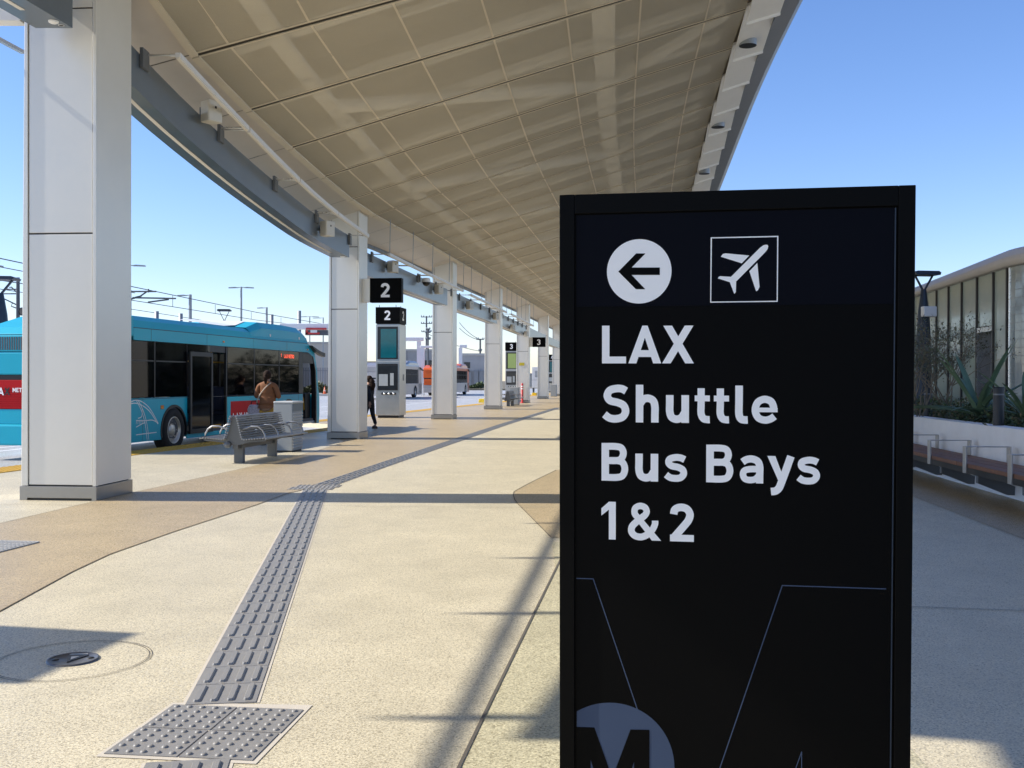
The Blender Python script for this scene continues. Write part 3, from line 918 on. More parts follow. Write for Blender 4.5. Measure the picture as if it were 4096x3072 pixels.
# ------------------------------------------------------------------ columns
ORD = ['nearest tall white panelled column at the left', 'white column with the black 2 sign fixed to it', 'third white column, just beyond the stainless bay 2 pylon',
       'fourth white column, left of the bay 3 pylon', 'fifth white column with a small yellow plate and red post', 'sixth white column, far off by the grey bin',
       'seventh white column, at the edge of the large sign', 'eighth white column, farthest along the platform']
COLY = [12.47, 25.15, 37.6, 50, 63.5, 77, 89.8, 102]
columns = []
for i, cy in enumerate(COLY):
    w = .955 if i == 0 else .80
    hd = RAD(4.8) if i == 0 else heading(cy)
    H = zl(cy) + .12
    seamz = [3.26, 6.0] if i == 0 else [3.2, 4.73]
    rt = thing('column', ORD[i], 'column', (xcol(cy), cy, 0), -hd, 'white panelled columns along the platform')
    columns.append(rt)
    tp = .05
    MB().box(-w + .03, -.03, .03, w - .03, 0, H).build('core', M_CORE, rt)
    lt, rtm = .085, .045
    # corner trims
    b = MB()
    b.add([(-w, 0, .175), (-w + lt, 0, .175), (-w + lt, w, .175), (-w, w, .175), (-w + tp, 0, H), (-w + lt, 0, H), (-w + lt, w, H), (-w + tp, w, H)],
          [(0, 1, 5, 4), (1, 2, 6, 5), (2, 3, 7, 6), (3, 0, 4, 7), (4, 5, 6, 7), (0, 3, 2, 1)])
    b.build('corner_trim', M_TRIM, rt, .006)
    MB().box(-rtm, 0, 0, .06, .175, H).build('corner_trim', M_TRIM, rt, .005)
    zs = [.18] + [z for z in seamz if z < H - .3] + [H]
    for a, c in zip(zs, zs[1:]):
        MB().box(-w + lt + .012, -rtm - .010, .012, .028, a + .010, c - .010).build('front_panel', M_WHITEM, rt, .004)
    MB().box(-.026, -.004, .062, w - .004, .18, H).build('side_panel', M_WHITEM, rt, .004)
    # stainless skirting, with the cut-out at its foot
    pr = [(-w - .012, 0), (-w + .085, 0), (-w + .085, .03), (-.05, .03), (-.05, 0), (.010, 0), (.010, .17), (-w - .012, .17)]
    b = MB().prism(pr, -.012, .02, 'y')
    b.box(-.03, .0101, .0201, w + .01, 0, .1702)
    b.box(-w - .0121, -w + .05, .0201, w + .01, 0, .1702)
    b.build('skirting', M_BASETRIM, rt, .003)

# ------------------------------------------------------------------ transverse beams between columns
BLBL = ['grey-blue box beam ending in front of the nearest column, top left', 'grey-blue curved beam sweeping down from the nearest column to the second',
        'grey-blue beam from the second to the third column', 'grey-blue beam between the third and fourth columns', 'grey-blue beam between the fourth and fifth columns',
        'grey-blue beam beyond the fifth column', 'grey-blue beam beyond the sixth column', 'farthest grey-blue beam along the column row']
beam0 = [(4.45, -6.85, 5.70), (6.5, -6.30, 5.69), (9, -5.74, 5.68), (12.22, -5.24, 5.66)]
def beam_path(k):
    if k == 0:
        return [(y, x, z, .56) for y, x, z in smooth_tab(beam0, 4)]
    y0 = COLY[k - 1] + (.98 if k == 1 else .82)
    y1 = COLY[k] - .55
    out = []
    zt = smooth_tab([(12.4, 5.62), (13.2, 5.45), (14.5, 5.20), (16.2, 4.97), (18.2, 4.76), (20.6, 4.56), (22.2, 4.46), (24.7, 4.40)], 4)
    for i in range(15):
        yy = y0 + (y1 - y0) * i / 14
        if k == 1:
            z = interp(zt, yy); x = xcol(yy) - .10
        else:
            z = 4.14 + (yy - 26) * .0005; x = xcol(yy) - .10
        out.append((yy, x, z, .52 if k == 1 else .58))
    return out
beams = []
for k in range(8):
    path = beam_path(k)
    rt = thing('beam', BLBL[k], 'beam', (path[0][1] - .2, path[0][0], path[0][2]), 0, 'grey-blue beams between the columns')
    rt.location = (0, 0, 0)
    beams.append(path)
    bw = .44
    b = MB()
    vs = []
    for (yy, x, z, hgt) in path:
        vs += [(x - bw, yy, z), (x, yy, z), (x, yy, z + hgt), (x - bw, yy, z + hgt)]
    n = len(path)
    fs = []
    for i in range(n - 1):
        for q in range(4):
            fs.append((i * 4 + q, i * 4 + (q + 1) % 4, i * 4 + 4 + (q + 1) % 4, i * 4 + 4 + q))
    fs += [(0, 1, 2, 3), (4 * n - 4, 4 * n - 3, 4 * n - 2, 4 * n - 1)]
    b.add(vs, fs)
    b.build('web', M_BEAM, rt)
    b = MB()
    vs = []
    for (yy, x, z, hgt) in path[:-1]:
        vs += [(x - .25, yy, z - .006), (x - .19, yy, z - .006), (x - .19, yy, z + .004), (x - .25, yy, z + .004)]
    n = len(path) - 1
    fs = [(i * 4 + q, i * 4 + (q + 1) % 4, i * 4 + 4 + (q + 1) % 4, i * 4 + 4 + q) for i in range(n - 1) for q in range(4)] + [(0, 1, 2, 3), (4 * n - 4, 4 * n - 3, 4 * n - 2, 4 * n - 1)]
    b.add(vs, fs)
    b.build('light_strip', M_STRIP, rt)
    yy, x, z, hgt = path[-1]
    if k <= 3:
        MB().lathe([(.0001, -.028), (.035, -.028), (.055, -.018), (.058, 0)], 18, Matrix.Translation((x - .12, yy - .24, z))).build('smoke_detector', M_SIGNWHITE, rt)
        q = MB().lathe([(.028, -.004), (.034, -.004), (.034, 0)], 16, Matrix.Translation((x - .09, yy - .10, z)))
        q.lathe([(.0001, -.003), (.027, -.003)], 16, Matrix.Translation((x - .09, yy - .10, z)), 1)
        q.build('sensor', [M_SIGNWHITE, M_BLACK], rt)

# ------------------------------------------------------------------ linear light bars carried on brackets
def light_bar(label, ys, off, zf, sgn=1, n=10, rods=False):
    y0, y1 = ys
    rt = thing('light_bar', label, 'light bar', (0, 0, 0), 0, 'slim linear light bars on brackets')
    nseg = max(1, round((y1 - y0) / 2.45))
    for sgm in range(nseg):
        a = y0 + (y1 - y0) * sgm / nseg + .03; c = y0 + (y1 - y0) * (sgm + 1) / nseg - .03
        b = MB(); b2 = MB()
        for t in range(3):
            ya, yb = a + (c - a) * t / 3, a + (c - a) * (t + 1) / 3
            pa = Vector((xcol(ya) + off, ya, zf(ya))); pb = Vector((xcol(yb) + off, yb, zf(yb)))
            bar3(b, pa, pb, .075, .06)
            bar3(b2, pa + Vector((0, 0, -.042)), pb + Vector((0, 0, -.042)), .05, .022)
        b.build('housing', M_WHITEP, rt); b2.build('diffuser', M_STRIP, rt)
    for sgm in range(nseg + 1):
        yy = y0 + (y1 - y0) * sgm / nseg
        for dy in ((-.07, .07) if 0 < sgm < nseg else ((.07,) if sgm == 0 else (-.07,))):
            x1 = xcol(yy + dy) + off; x0 = x1 - sgn * .46
            b = MB().tube([(x0, yy + dy, zf(yy) + .0), (x1, yy + dy, zf(yy) + .0)], .013, 8)
            b.tube([(x1 - sgn * .12, yy + dy, zf(yy)), (x1, yy + dy, zf(yy))], .022, 8)
            b.build('bracket', M_ALU, rt)
        x0 = xcol(yy) + off - sgn * .44
        MB().box(x0 - .02, x0 + .03, yy - .12, yy + .12, zf(yy) - .22, zf(yy) + .05).build('mounting_plate', M_FASCIA, rt, .005)
        if rods:
            x1 = xcol(yy) + off
            MB().tube([(x1, yy + .2, zf(yy) + .03), (x1 + .02, yy + .2, zl(yy) + .02)], .012, 6).build('hanger_rod', M_POLEG, rt)
    return rt
zbar1 = smooth_tab([(13.2, 6.05), (13.9, 5.89), (16.3, 5.56), (19, 5.25), (21.5, 5.05), (24.8, 4.91)], 4)
light_bar('slim white light bar sloping below the soffit along the curved beam', (13.9, 24.6), .35, lambda y: interp(zbar1, y))
light_bar('slim light bar on rods between the second and third columns', (26.7, 37.7), .35, lambda y: 4.74, rods=True)
light_bar('slim light bar on rods past the third column', (39.4, 49.6), .35, lambda y: 4.72, rods=True)
light_bar('farthest slim light bar, past the fourth column', (51.5, 62.8), .35, lambda y: 4.75, rods=True)
# outboard bar over the near bay: seen as the barred shadow on the pavement
rt = thing('outrigger_rail', 'outboard rail with crossbars over the near bay, seen by its shadow', 'rail')
b = MB()
YZ = 6.0
def xo(y): return (-.17 + .119 * (y - 5)) - YZ / math.tan(RAD(SUN_EL)) - .02
for t in range(8):
    ya, yb = 3.0 + 1.4 * t, 3.0 + 1.4 * (t + 1)
    bar3(b, Vector((xo(ya), ya, YZ)), Vector((xo(yb), yb, YZ)), .055, .05)
b.build('rail', M_ALU, rt)
for yy in (4.75, 6.77, 8.8, 10.85, 12.9):
    MB().tube([(xo(yy) - .42, yy, YZ), (xo(yy), yy, YZ), (xo(yy) + .5, yy, YZ)], [.006, .05, .03], 8).build('crossbar', M_ALU, rt)

# ------------------------------------------------------------------ speakers and camera on the beams
def speaker(label, x, y, z, rz):
    rt = thing('speaker', label, 'speaker', (x, y, z), rz, 'cream box speakers on the beams')
    fr_ = [(-.10, -.16), (.10, -.16), (.135, 0), (.10, .16), (-.10, .16)]
    b = MB().prism([(0.06, -.10), (.27, -.14), (.29, -.12), (.29, .12), (.27, .14), (.06, .10)], -.16, .16, 'z')
    b.build('cabinet', M_CREAMPL, rt, .02, seg=3)
    MB().box(.2905, .294, -.02, .012, .04, .075).build('badge', M_BLACK, rt)
    b = MB().box(-.02, .0, -.05, .05, -.09, .09).box(0, .075, -.02, .02, -.03, .03).box(.02, .05, -.07, .07, .05, .07)
    b.build('bracket', M_FASCIA, rt)
    return rt
def on_beam(px, py):
    """point on the inner beam faces seen at a photo pixel"""
    best = None
    for path in beams[1:6]:
        for (yy, x, z, hgt) in path:
            q = at(px, py, yy)
            e = abs(q.x - x)
            if best is None or e < best[0]:
                best = (e, x, yy, q.z)
    return best[1:]
for (px, py, lab) in ((770, 455, 'large cream speaker on the curved beam nearest the viewer'), (1288, 918, 'cream speaker near the end of the curved beam, by the 2 column'),
                      (1541, 1068, 'cream speaker on the second beam, just past the 2 column'), (1745, 1158, 'cream speaker near the far end of the second beam'),
                      (1866, 1222, 'small cream speaker on the third beam, near its start'), (1968, 1266, 'small cream speaker at the far end of the third beam'),
                      (2040, 1310, 'tiny cream speaker on the fourth beam, near side'), (2096, 1336, 'tiny cream speaker on the fourth beam, far end')):
    x, yy, z = on_beam(px, py)
    speaker(lab, x + .02, yy, z, RAD(-32))
x, yy, z = on_beam(1662, 1125)
cc = thing('security_camera', 'white and black dome camera under the second beam bracket', 'camera', (x + .05, yy, z))
MB().box(-.05, .02, -.05, .05, -.02, .22).build('mount', M_FASCIA, cc)
MB().lathe([(.0001, .10), (.10, .10), (.13, .05), (.13, -.03)], 20, Matrix.Translation((.2, 0, 0))).build('housing', M_SIGNWHITE, cc)
MB().lathe([(.125, -.03), (.11, -.09), (.06, -.14), (.0001, -.155)], 20, Matrix.Translation((.2, 0, 0))).build('dome', M_BLACK, cc)

# ------------------------------------------------------------------ the large wayfinding sign
def sign_geom():
    dL = 2.77
    A = at(2238, 1515.5, dL)
    Bq = at(3657, 1519, dL * .944)
    ux = (Bq - A); W = Vector((ux.x, ux.y, 0)).length
    ux = Vector((ux.x, ux.y, 0)).normalized()
    lean = RAD(1.35)
    nrm = Vector((ux.y, -ux.x, 0))          # towards the viewer
    uy = (Vector((0, 0, 1)) * math.cos(lean) + nrm * math.sin(lean)).normalized()
    un = ux.cross(uy).normalized()
    if un.dot(nrm) < 0: un = -un
    return A, ux, uy, un, W
SA, SX, SY, SN, SW = sign_geom()
# shift the plane so that the top keeps its place: SA is at eye height on the left edge
def son(px, py, lift=0.0):
    """sign-plane coordinates (across, up) of a photo pixel"""
    v = ray(px, py)
    t = ((SA + SN * lift - Vector((0, 0, CAMH))).dot(SN)) / v.dot(SN)
    q = Vector((0, 0, CAMH)) + v * t - SA
    return q.dot(SX), q.dot(SY)
SZ0 = -(SA.z + .05) / SY.z
top_u, top_v = son(2238, 779)
top_u2, top_v2 = son(3657, 740)
SWID = son(3657, 1500)[0]
VT = (top_v + top_v2) / 2
sign = thing('wayfinding_sign', 'large black freestanding sign reading LAX Shuttle Bus Bays 1&2', 'sign', (SA + SY * SZ0)[:])
SM = Matrix((SX, SY, SN)).transposed().to_4x4()
sign.matrix_world = Matrix.Translation(SA) @ SM         # local x across, y up, z towards the viewer
fb = .043
b = MB().box(0, SWID, SZ0, VT, -.16, -.012)
b.build('body', M_SIGNFRAME, sign, .003)
fx0, fx1 = son(2298, 1500)[0], son(3588, 1500)[0]
fy = son(2900, 828)[1]
fy = VT - .052
MB().box(0, fx0, SZ0, VT, -.0119, 0).build('frame_side', M_SIGNFRAME, sign, .002)
MB().box(fx1, SWID, SZ0, VT, -.0119, 0).build('frame_side', M_SIGNFRAME, sign, .002)
MB().box(fx0 + .0002, fx1 - .0002, fy, VT, -.0119, -.0002).build('frame_top', M_SIGNFRAME, sign, .002)
nv = son(2900, 1222, -.009)[1]
MB().box(fx0 + .004, fx1 - .008, nv + .0003, fy - .003, -.0118, -.009).build('header_panel', M_SIGNNAVY, sign)
MB().box(fx0 + .004, fx1 - .008, SZ0, nv - .0003, -.0118, -.009).build('face_panel', M_SIGNBLK, sign)
MB().box(fx1 - .0075, fx1 - .0045, SZ0, fy - .004, -.0117, -.006).build('edge_highlight', M_NAVYPOST, sign)  # lighter strip painting the highlight along the panel's right inner edge
FZ = -.009
def c5(x, y): return (2200 + x / 1.4747, 700 + y / 1.4747)
def c6(x, y): return (2200 + x / 1.4747, 1250 + y / 1.4747)
def c8(x, y): return (2200 + x / 1.4747, 2200 + y / 1.4747)
def flat(mb, pts, lift, mi=0):
    mb.add([(*son(px, py, FZ), FZ + lift) for px, py in pts], [list(range(len(pts)))], mi)
for txt in (
    [('L', 307, 300), ('A', 462, 300), ('X', 661, 300)],
    [('S', 307, 648), ('h', 506, 648), ('u', 684, 650), ('t', 853, 651), ('t', 966, 652), ('l', 1092, 653), ('e', 1189, 654)],
    [('B', 304, 991), ('u', 503, 995), ('s', 671, 997), ('B', 921, 1001), ('a', 1117, 1006), ('y', 1281, 1009), ('s', 1452, 1013)],
    [('1', 303, 1337), ('&', 458, 1341), ('2', 708, 1349)]):
    b = MB()
    for ch, px, py in txt:
        u0, v0 = son(*c6(px, py), FZ)
        _, v1 = son(*c6(px, py - 222), FZ)
        s_ = v1 - v0
        glyph(b, ch, lambda u, v, w: (u0 + u * s_ * .985, v0 + v * s_, FZ + w), 0, .0004)
    b.build('lettering', M_SIGNWHITE, sign)
# arrow roundel
b = MB()
u0, v0 = son(*c5(525.5, 568.5), FZ)
rr = son(*c5(717, 568.5), FZ)[0] - u0
b.add([(u0 + rr * math.cos(2 * math.pi * k / 64), v0 + rr * math.sin(2 * math.pi * k / 64), FZ + .0006) for k in range(64)], [list(range(64))])
b.build('roundel', M_SIGNWHITE, sign)
b = MB()
flat(b, [c5(*p) for p in [(403, 570), (508, 463), (563, 463), (482, 546), (482, 590), (562, 674), (507, 674)]], .0012)
flat(b, [c5(*p) for p in [(478, 546), (648, 546), (648, 590), (478, 590)]], .0013)
b.build('arrow', M_SIGNBLK, sign)
b = MB()
sq = [(948, 368), (1347, 359), (1343, 748), (945, 753)]
inn = [(955, 374), (1340, 366), (1337, 742), (951, 747)]
for i in range(4):
    j = (i + 1) % 4
    flat(b, [c5(*sq[i]), c5(*sq[j]), c5(*inn[j]), c5(*inn[i])], .0006)
b.build('square_border', M_SIGNWHITE, sign)
b = MB()
flat(b, [c5(*p) for p in [(1066, 602), (1240, 428), (1258, 415), (1274, 411), (1284, 413), (1287, 420), (1284, 436), (1270, 455), (1099, 627)]], .0006)
flat(b, [c5(*p) for p in [(1072, 601), (1004, 597), (996, 600), (990, 610), (1060, 632), (1098, 627)]], .0008)
flat(b, [c5(*p) for p in [(1060, 632), (1085, 697), (1088, 701), (1096, 690), (1098, 624), (1085, 615)]], .0010)
flat(b, [c5(*p) for p in [(1175, 475), (1034, 462), (1020, 466), (1007, 482), (1131, 521)]], .0006)
flat(b, [c5(*p) for p in [(1223, 519), (1176, 568), (1214, 681), (1217, 686), (1227, 679), (1236, 660)]], .0006)
b.build('aeroplane_symbol', M_SIGNWHITE, sign)
# slate outline and roundel of the operator's mark, cut by the panel edges
b = MB()
def stroke(pts, w):
    for p, q in zip(pts, pts[1:]):
        d = (Vector(q) - Vector(p)).normalized(); n_ = Vector((-d.y, d.x)) * w / 2
        a = [Vector(p) - d * w * .4 + n_, Vector(q) + d * w * .4 + n_, Vector(q) + d * w * .4 - n_, Vector(p) - d * w * .4 - n_]
        stroke.k += 1
        flat(b, [c8(*x) for x in a], .0005 + .0001 * stroke.k)
stroke.k = 0
stroke([(158, 167), (255, 170), (516, 942)], 6)
stroke([(850, 1730), (1370, 209), (1980, 229)], 6.5)
stroke([(1380, 1480), (1484, 1190), (1484, 1480)], 5)
b.build('outline_mark', M_SIGNSLATE, sign)
b = MB()
cx_, cy_, r_ = 350, 1284, 384
pts = [(cx_ + r_ * math.sin(RAD(a)), cy_ - r_ * math.cos(RAD(a))) for a in range(-30, 181, 5)]
flat(b, [c8(*p) for p in pts] + [c8(158, 1640)], .0005)
b.build('mark_roundel', M_SIGNSLATE, sign)
b = MB()
flat(b, [c8(*p) for p in [(158, 1043), (262, 1046), (368, 1345), (368, 1530), (330, 1530), (240, 1236), (240, 1540), (158, 1540)]], .0011)
flat(b, [c8(*p) for p in [(587, 1060), (475, 1058), (367, 1345), (367, 1530), (405, 1530), (496, 1248), (496, 1560), (587, 1560)]], .0012)
b.build('mark_letter', M_SIGNBLK, sign)

# ------------------------------------------------------------------ bay number signs on the columns
def bay_sign(ch, label, col_i, dy, zc):
    c = columns[col_i]
    cy = COLY[col_i]
    h = heading(cy)
    rt = thing('bay_sign', label, 'sign', (xcol(cy) + math.sin(h) * dy, cy + math.cos(h) * dy, zc), -h)
    MB().box(.0, .20, -.09, .09, -.29, .29).build('arm', M_TRIM, rt, .004)
    MB().box(.2005, 1.0, -.10, .10, -.30, .30).build('box', M_SIGNBLK, rt, .003)
    b = MB()
    text_flat(b, ch, Vector((.6 - .12, -.10, -.175)), Vector((1, 0, 0)), Vector((0, 0, 1)), Vector((0, -1, 0)), .35, lift=.002)
    b.build('numeral', M_SIGNWHITE, rt)
    return rt
bay_sign('2', 'black box sign with a white 2 fixed beside the second column', 1, .35, 3.68)
bay_sign('3', 'far black box sign with a white 3 beside the fifth column', 4, .35, 3.78)

# ------------------------------------------------------------------ bay pylons (kiosks)
def kiosk(ch, label, loc, rz, screen, lean=0):
    rt = thing('bay_pylon', label, 'pylon', loc, rz, 'stainless bay pylons with a number on top')
    w, d = .92, 1.0
    MB().box(.06, w - .06, .06, d - .06, 0, .10).build('plinth', M_BLACK, rt)
    MB().box(0, w, 0, d, .10, 3.55).build('cabinet', M_STAIN, rt, .008)
    MB().box(-.012, w + .012, -.012, d + .012, 3.58, 4.2).build('head', M_SIGNBLK, rt, .004)
    MB().box(.03, w - .03, .03, d - .03, 3.551, 3.579).build('neck', M_CORE, rt)
    b = MB(); text_flat(b, ch, Vector((w / 2 - .125, -.0125, 3.71)), Vector((1, 0, 0)), Vector((0, 0, 1)), Vector((0, -1, 0)), .36, lift=.002)
    b.build('numeral', M_SIGNWHITE, rt)
    b = MB(); text_flat(b, ch, Vector((w + .0125, d / 2 - .11, 3.71)), Vector((0, 1, 0)), Vector((0, 0, 1)), Vector((1, 0, 0)), .36, lift=.002)
    b.build('numeral', M_SIGNWHITE, rt)
    for z0, z1, sm in ((2.23, 3.46, screen), (1.05, 2.06, M_DARKSCR)):
        b = MB().box(.065, .855, -.012, -.0005, z0, z1)
        b.build('screen_frame', M_BLACK, rt, .003)
        s0 = .19 if sm is screen else .12
        q = MB().box(s0 if sm is screen else .10, .80, -.0165, -.0125, z0 + .05, z1 - .09).build('screen', sm, rt)
    MB().box(.12, .47, -.0195, -.017, 1.22, 1.66).build('notice', M_PAPER, rt)
    MB().box(.56, .70, -.0195, -.017, 1.24, 1.70).build('notice', M_PAPER, rt)
    MB().box(.0, w, -.006, -.0004, 2.125, 2.15).build('seam_trim', M_BINTOP, rt)
    MB().box(.22, .78, -.006, -.0005, .885, .965).build('button_plate', M_BLACK, rt)
    for k in range(3):
        MB().lathe([(.0001, -.045), (.025, -.04), (.035, -.007), (.04, -.0062)], 14, Matrix.Translation((.33 + .18 * k, 0, .925)), axis='y').build('button', M_ALU, rt)
    MB().box(w + .0005, w + .008, .52, .70, 1.42, 1.66).build('speaker_grille', M_FASCIA, rt)
    for x_, y_ in ((.1, .12), (.75, .12), (.75, .85)):
        MB().tube([(x_, y_, 4.2), (x_, y_, 4.29)], .012, 6).build('lifting_eye', M_POLED, rt)
    return rt
k2 = gp(1503, 1672)
kiosk('2', 'tall stainless information pylon topped by a white 2, teal screen', (k2.x, k2.y, 0), RAD(-8), M_TEAL)
k3 = at(2021, 1560, 76)
kiosk('3', 'distant information pylon topped by a 3 with a green screen', (k3.x, 76, 0), RAD(-7), M_GREENSCR)
k4 = at(2192, 1560, 114)
kiosk('4', 'farthest information pylon topped by a 4 at the sign edge', (k4.x, 114, 0), RAD(-7), M_TEAL)
kiosk('1', 'information pylon topped by a 1, out of view, casting the near shadow', (-8.66, 5.36, 0), RAD(-11), M_TEAL)

# ------------------------------------------------------------------ buses
def wheel(parent, x, y, r=.48, side=-1):
    wh = MB()
    M = Matrix.Translation((x, y, r))
    s = side
    wh.lathe([(.30, s * .0), (.34, s * .025), (r - .05, s * .03), (r, -s * .02), (r, -s * .26), (r - .06, -s * .29), (.25, -s * .29)], 36, M, 0, axis='y')
    t = wh.build('wheel', M_TYRE, parent)
    rm = MB().lathe([(.305, s * .004), (.29, s * .012), (.275, -s * .01), (.26, -s * .10), (.17, -s * .13), (.15, -s * .05), (.10, -s * .03), (.0001, -s * .03)], 28, M, axis='y')
    for k in range(8):
        a = 2 * math.pi * k / 8
        rm.lathe([(.016, -s * .10), (.016, -s * .05), (.0001, -s * .05)], 8, Matrix.Translation((x + .205 * math.cos(a), y - s * .03 * 0, r + .205 * math.sin(a))), axis='y')
    rm.build('rim', M_RIM, t)
    return t


def bus(label, W, hd, paint, roofm, lower=None, hero=False, skirtm=None):
    """local x forward from the rear axle, y to the left from the right side, z up from the road"""
    rt = thing('bus', label, 'bus', W, RAD(90) - hd)
    x0, x1, wd = -2.95, 9.25, 2.55
    lower = lower or paint
    # body shells: lower side panels with wheel arches, upper band, roof
    def side(yy, out):
        b = MB()
        zb, zt = .30, 1.22
        segs = []
        def arch(xc, r=.60):
            return [(xc + r * math.cos(RAD(a)), .48 + (r - .03) * math.sin(RAD(a))) for a in range(200, -21, -10)]
        if out == 'right' and hero:
            outl = [(x0, zb)] + [(p[0], max(p[1], zb)) for p in arch(0)] + [(.62, zb), (.62, zt), (x0, zt)]
            b.prism(outl, yy - .02, yy + .02, 'y')
            outl = [(2.70, zb), *[(p[0], max(p[1], zb)) for p in arch(6.75)], (7.84, zb), (7.84, 1.18), (2.70, 1.18)]
            b.prism(outl, yy - .02, yy + .02, 'y')
            b.box(.622, 2.698, yy - .0195, yy + .02, .26, .36)
        else:
            outl = [(x0, zb)] + [(p[0], max(p[1], zb)) for p in arch(0)] + [(p[0], max(p[1], zb)) for p in arch(6.75)] + [(x1 - .2, zb), (x1, zt), (x0, zt)]
            b.prism(outl, yy - .02, yy + .02, 'y')
        return b
    for yy, nm in ((0, 'right'), (wd, 'left')):
        side(yy, nm).build('side_panel', lower, rt, .006)
    b = MB()
    prof = [(-.02, 2.44), (-.02, 2.70), (.03, 2.86), (.16, 2.96), (.5, 3.0), (wd - .5, 3.0), (wd - .16, 2.96), (wd - .03, 2.86), (wd + .02, 2.70), (wd + .02, 2.44)]
    prof2 = [(.02, 2.44), (wd - .02, 2.44)]
    # roof shell as a closed profile, skin 40 mm
    innr = [(.04, 2.44), (.04, 2.70), (.2, 2.90), (wd - .2, 2.90), (wd - .04, 2.70), (wd - .04, 2.44)]
    outl = prof + innr[::-1]
    vs = [(x, u, v) for x in (-1.72, x1 - 1.0) for u, v in outl]
    nO = len(outl)
    b.add(vs, [(i, (i + 1) % nO, nO + (i + 1) % nO, nO + i) for i in range(nO)])
    b.build('roof', roofm, rt, 0)
    # front part of the roof raised over the tanks, sloping nose
    b = MB()
    secs = [(4.15, 0.0), (4.9, .18), (6.6, .19), (7.7, .16), (8.1, .06), (8.27, -.25), (8.30, -.30)]
    pr = [(0.0, 2.72), (0.02, 2.86), (.15, 2.985), (.5, 3.005), (wd - .5, 3.005), (wd - .15, 2.985), (wd - .02, 2.86), (wd, 2.72)]
    vs = []
    for xx, dz in secs:
        for u, v in pr:
            vs.append((xx, u, v + (dz + .0 if v > 2.8 else 0) * (1 if v > 2.9 else .8)))
    n = len(pr)
    b.add(vs, [(i * n + q, i * n + q + 1, i * n + n + q + 1, i * n + n + q) for i in range(len(secs) - 1) for q in range(n - 1)])
    b.build('roof_fairing', roofm, rt)
    # white dip between fairings on the far side
    if hero:
        b = MB()
        b.add([(3.0, .5, 3.01), (3.6, .5, 3.01), (4.3, .5, 3.06), (4.9, .5, 3.2), (3.9, 1.9, 3.20), (4.2, 1.9, 3.23), (4.6, 1.9, 3.25), (4.9, 1.9, 3.25)], [(0, 1, 5, 4), (1, 2, 6, 5), (2, 3, 7, 6)])
        b.build('roof_hatch', M_BUSWHITE, rt)
    # front cap
    b = MB()
    fr = [(8.25, 2.70), (8.55, 2.62), (8.85, 2.40), (9.05, 1.9), (9.16, 1.3), (9.25, 1.15), (9.27, .55), (9.22, .25)]
    for xa, ya, yb in ((0, -.02, .12), (0, wd - .12, wd + .02)):
        outl = fr + [(9.0, .25), (9.0, 1.2), (8.93, 1.9), (8.70, 2.32), (8.25, 2.44)]
        if hero and ya < 0:
            b.prism(outl, ya, yb, 'y')
        elif ya < 0:
            b.prism(fr + [(8.0, .25), (8.0, 1.2), (7.9, 2.44)], ya, yb, 'y')
        else:
            b.prism(outl, ya, yb, 'y')
    vs = [(x, y_, z) for x, z in fr[:3] for y_ in (.12, wd - .12)]
    b.add(vs, [(0, 1, 3, 2), (2, 3, 5, 4)])
    vs = [(x, y_, z) for x, z in fr[5:] for y_ in (.12, wd - .12)]
    b.add(vs, [(0, 1, 3, 2), (2, 3, 5, 4)])
    b.build('front_cap', paint, rt)
    b = MB()
    vs = [(x - .01, y_, z) for x, z in fr[2:6] for y_ in (.12, wd - .12)]
    b.add(vs, [(0, 1, 3, 2), (2, 3, 5, 4), (4, 5, 7, 6)])
    b.build('windscreen', M_BUSGLASS, rt)
    b = MB()
    b.prism([(8.3, 2.65), (8.55, 2.60), (9.0, 2.50), (9.48, 2.44), (9.46, 2.32), (9.1, 2.36), (8.7, 2.46)], -.14, -.02, 'y')
    b.build('mirror', M_BLACK, rt, .01)
    # windows: dark bonded glass band with mullions
    wins = [(-2.6, -.86), (-.82, .60)] + ([(2.74, 4.33), (4.37, 6.02), (6.06, 7.54)] if hero else [(.64, 2.2), (2.24, 3.8), (3.84, 5.4), (5.44, 7.0), (7.04, 7.9)])
    for a, c in wins:
        w_ = MB().box(a, c, -.012, -.004, 1.235, 2.425).build('window', M_BUSGLASS, rt)
        MB().box(a + .03, c - .03, -.018, -.0125, 2.00, 2.03).build('transom', M_BLACK, w_)
    for a, c in [(-2.6, -.86), (-.82, .8), (.84, 2.5), (2.54, 4.2), (4.24, 5.9), (5.94, 7.6), (7.64, 8.6)]:
        MB().box(a, c, wd + .004, wd + .012, 1.235, 2.425).build('window', M_BUSGLASS, rt)
    b = MB()
    for xx in [w_[1] + .02 for w_ in wins] + [-2.62]:
        b.box(xx - .02, xx + .02, -.016, .03, 1.221, 2.439)
    for xx in (-2.62, -.84, .82, 2.52, 4.22, 5.92, 7.62, 8.62):
        b.box(xx - .03, xx + .03, wd - .03, wd + .016, 1.221, 2.439)
    b.box(7.56, 7.84, -.017, .03, 1.19, 2.438)
    b.build('window_pillar', M_BLACK, rt)
    MB().box(x0, -2.64, -.019, .03, 1.221, 2.438).build('rear_quarter_panel', paint, rt)
    # chassis, floor, interior
    b = MB().box(x0 + .1, 8.9, .05, wd - .05, .30, .42).box(x0 + .1, -.9, .05, wd - .05, .421, 1.2).box(-2.94, -2.7, .1, wd - .1, .55, 2.3)
    b.box(-.6, .6, .03, .45, .4201, 1.15).box(-.6, .6, wd - .45, wd - .03, .4201, 1.15).box(6.2, 7.35, wd - .45, wd - .03, .4201, 1.1)
    b.box(x0 + .2, 8.3, .05, wd - .05, 2.46, 2.5)
    b.build('interior_floor', M_INTER, rt)
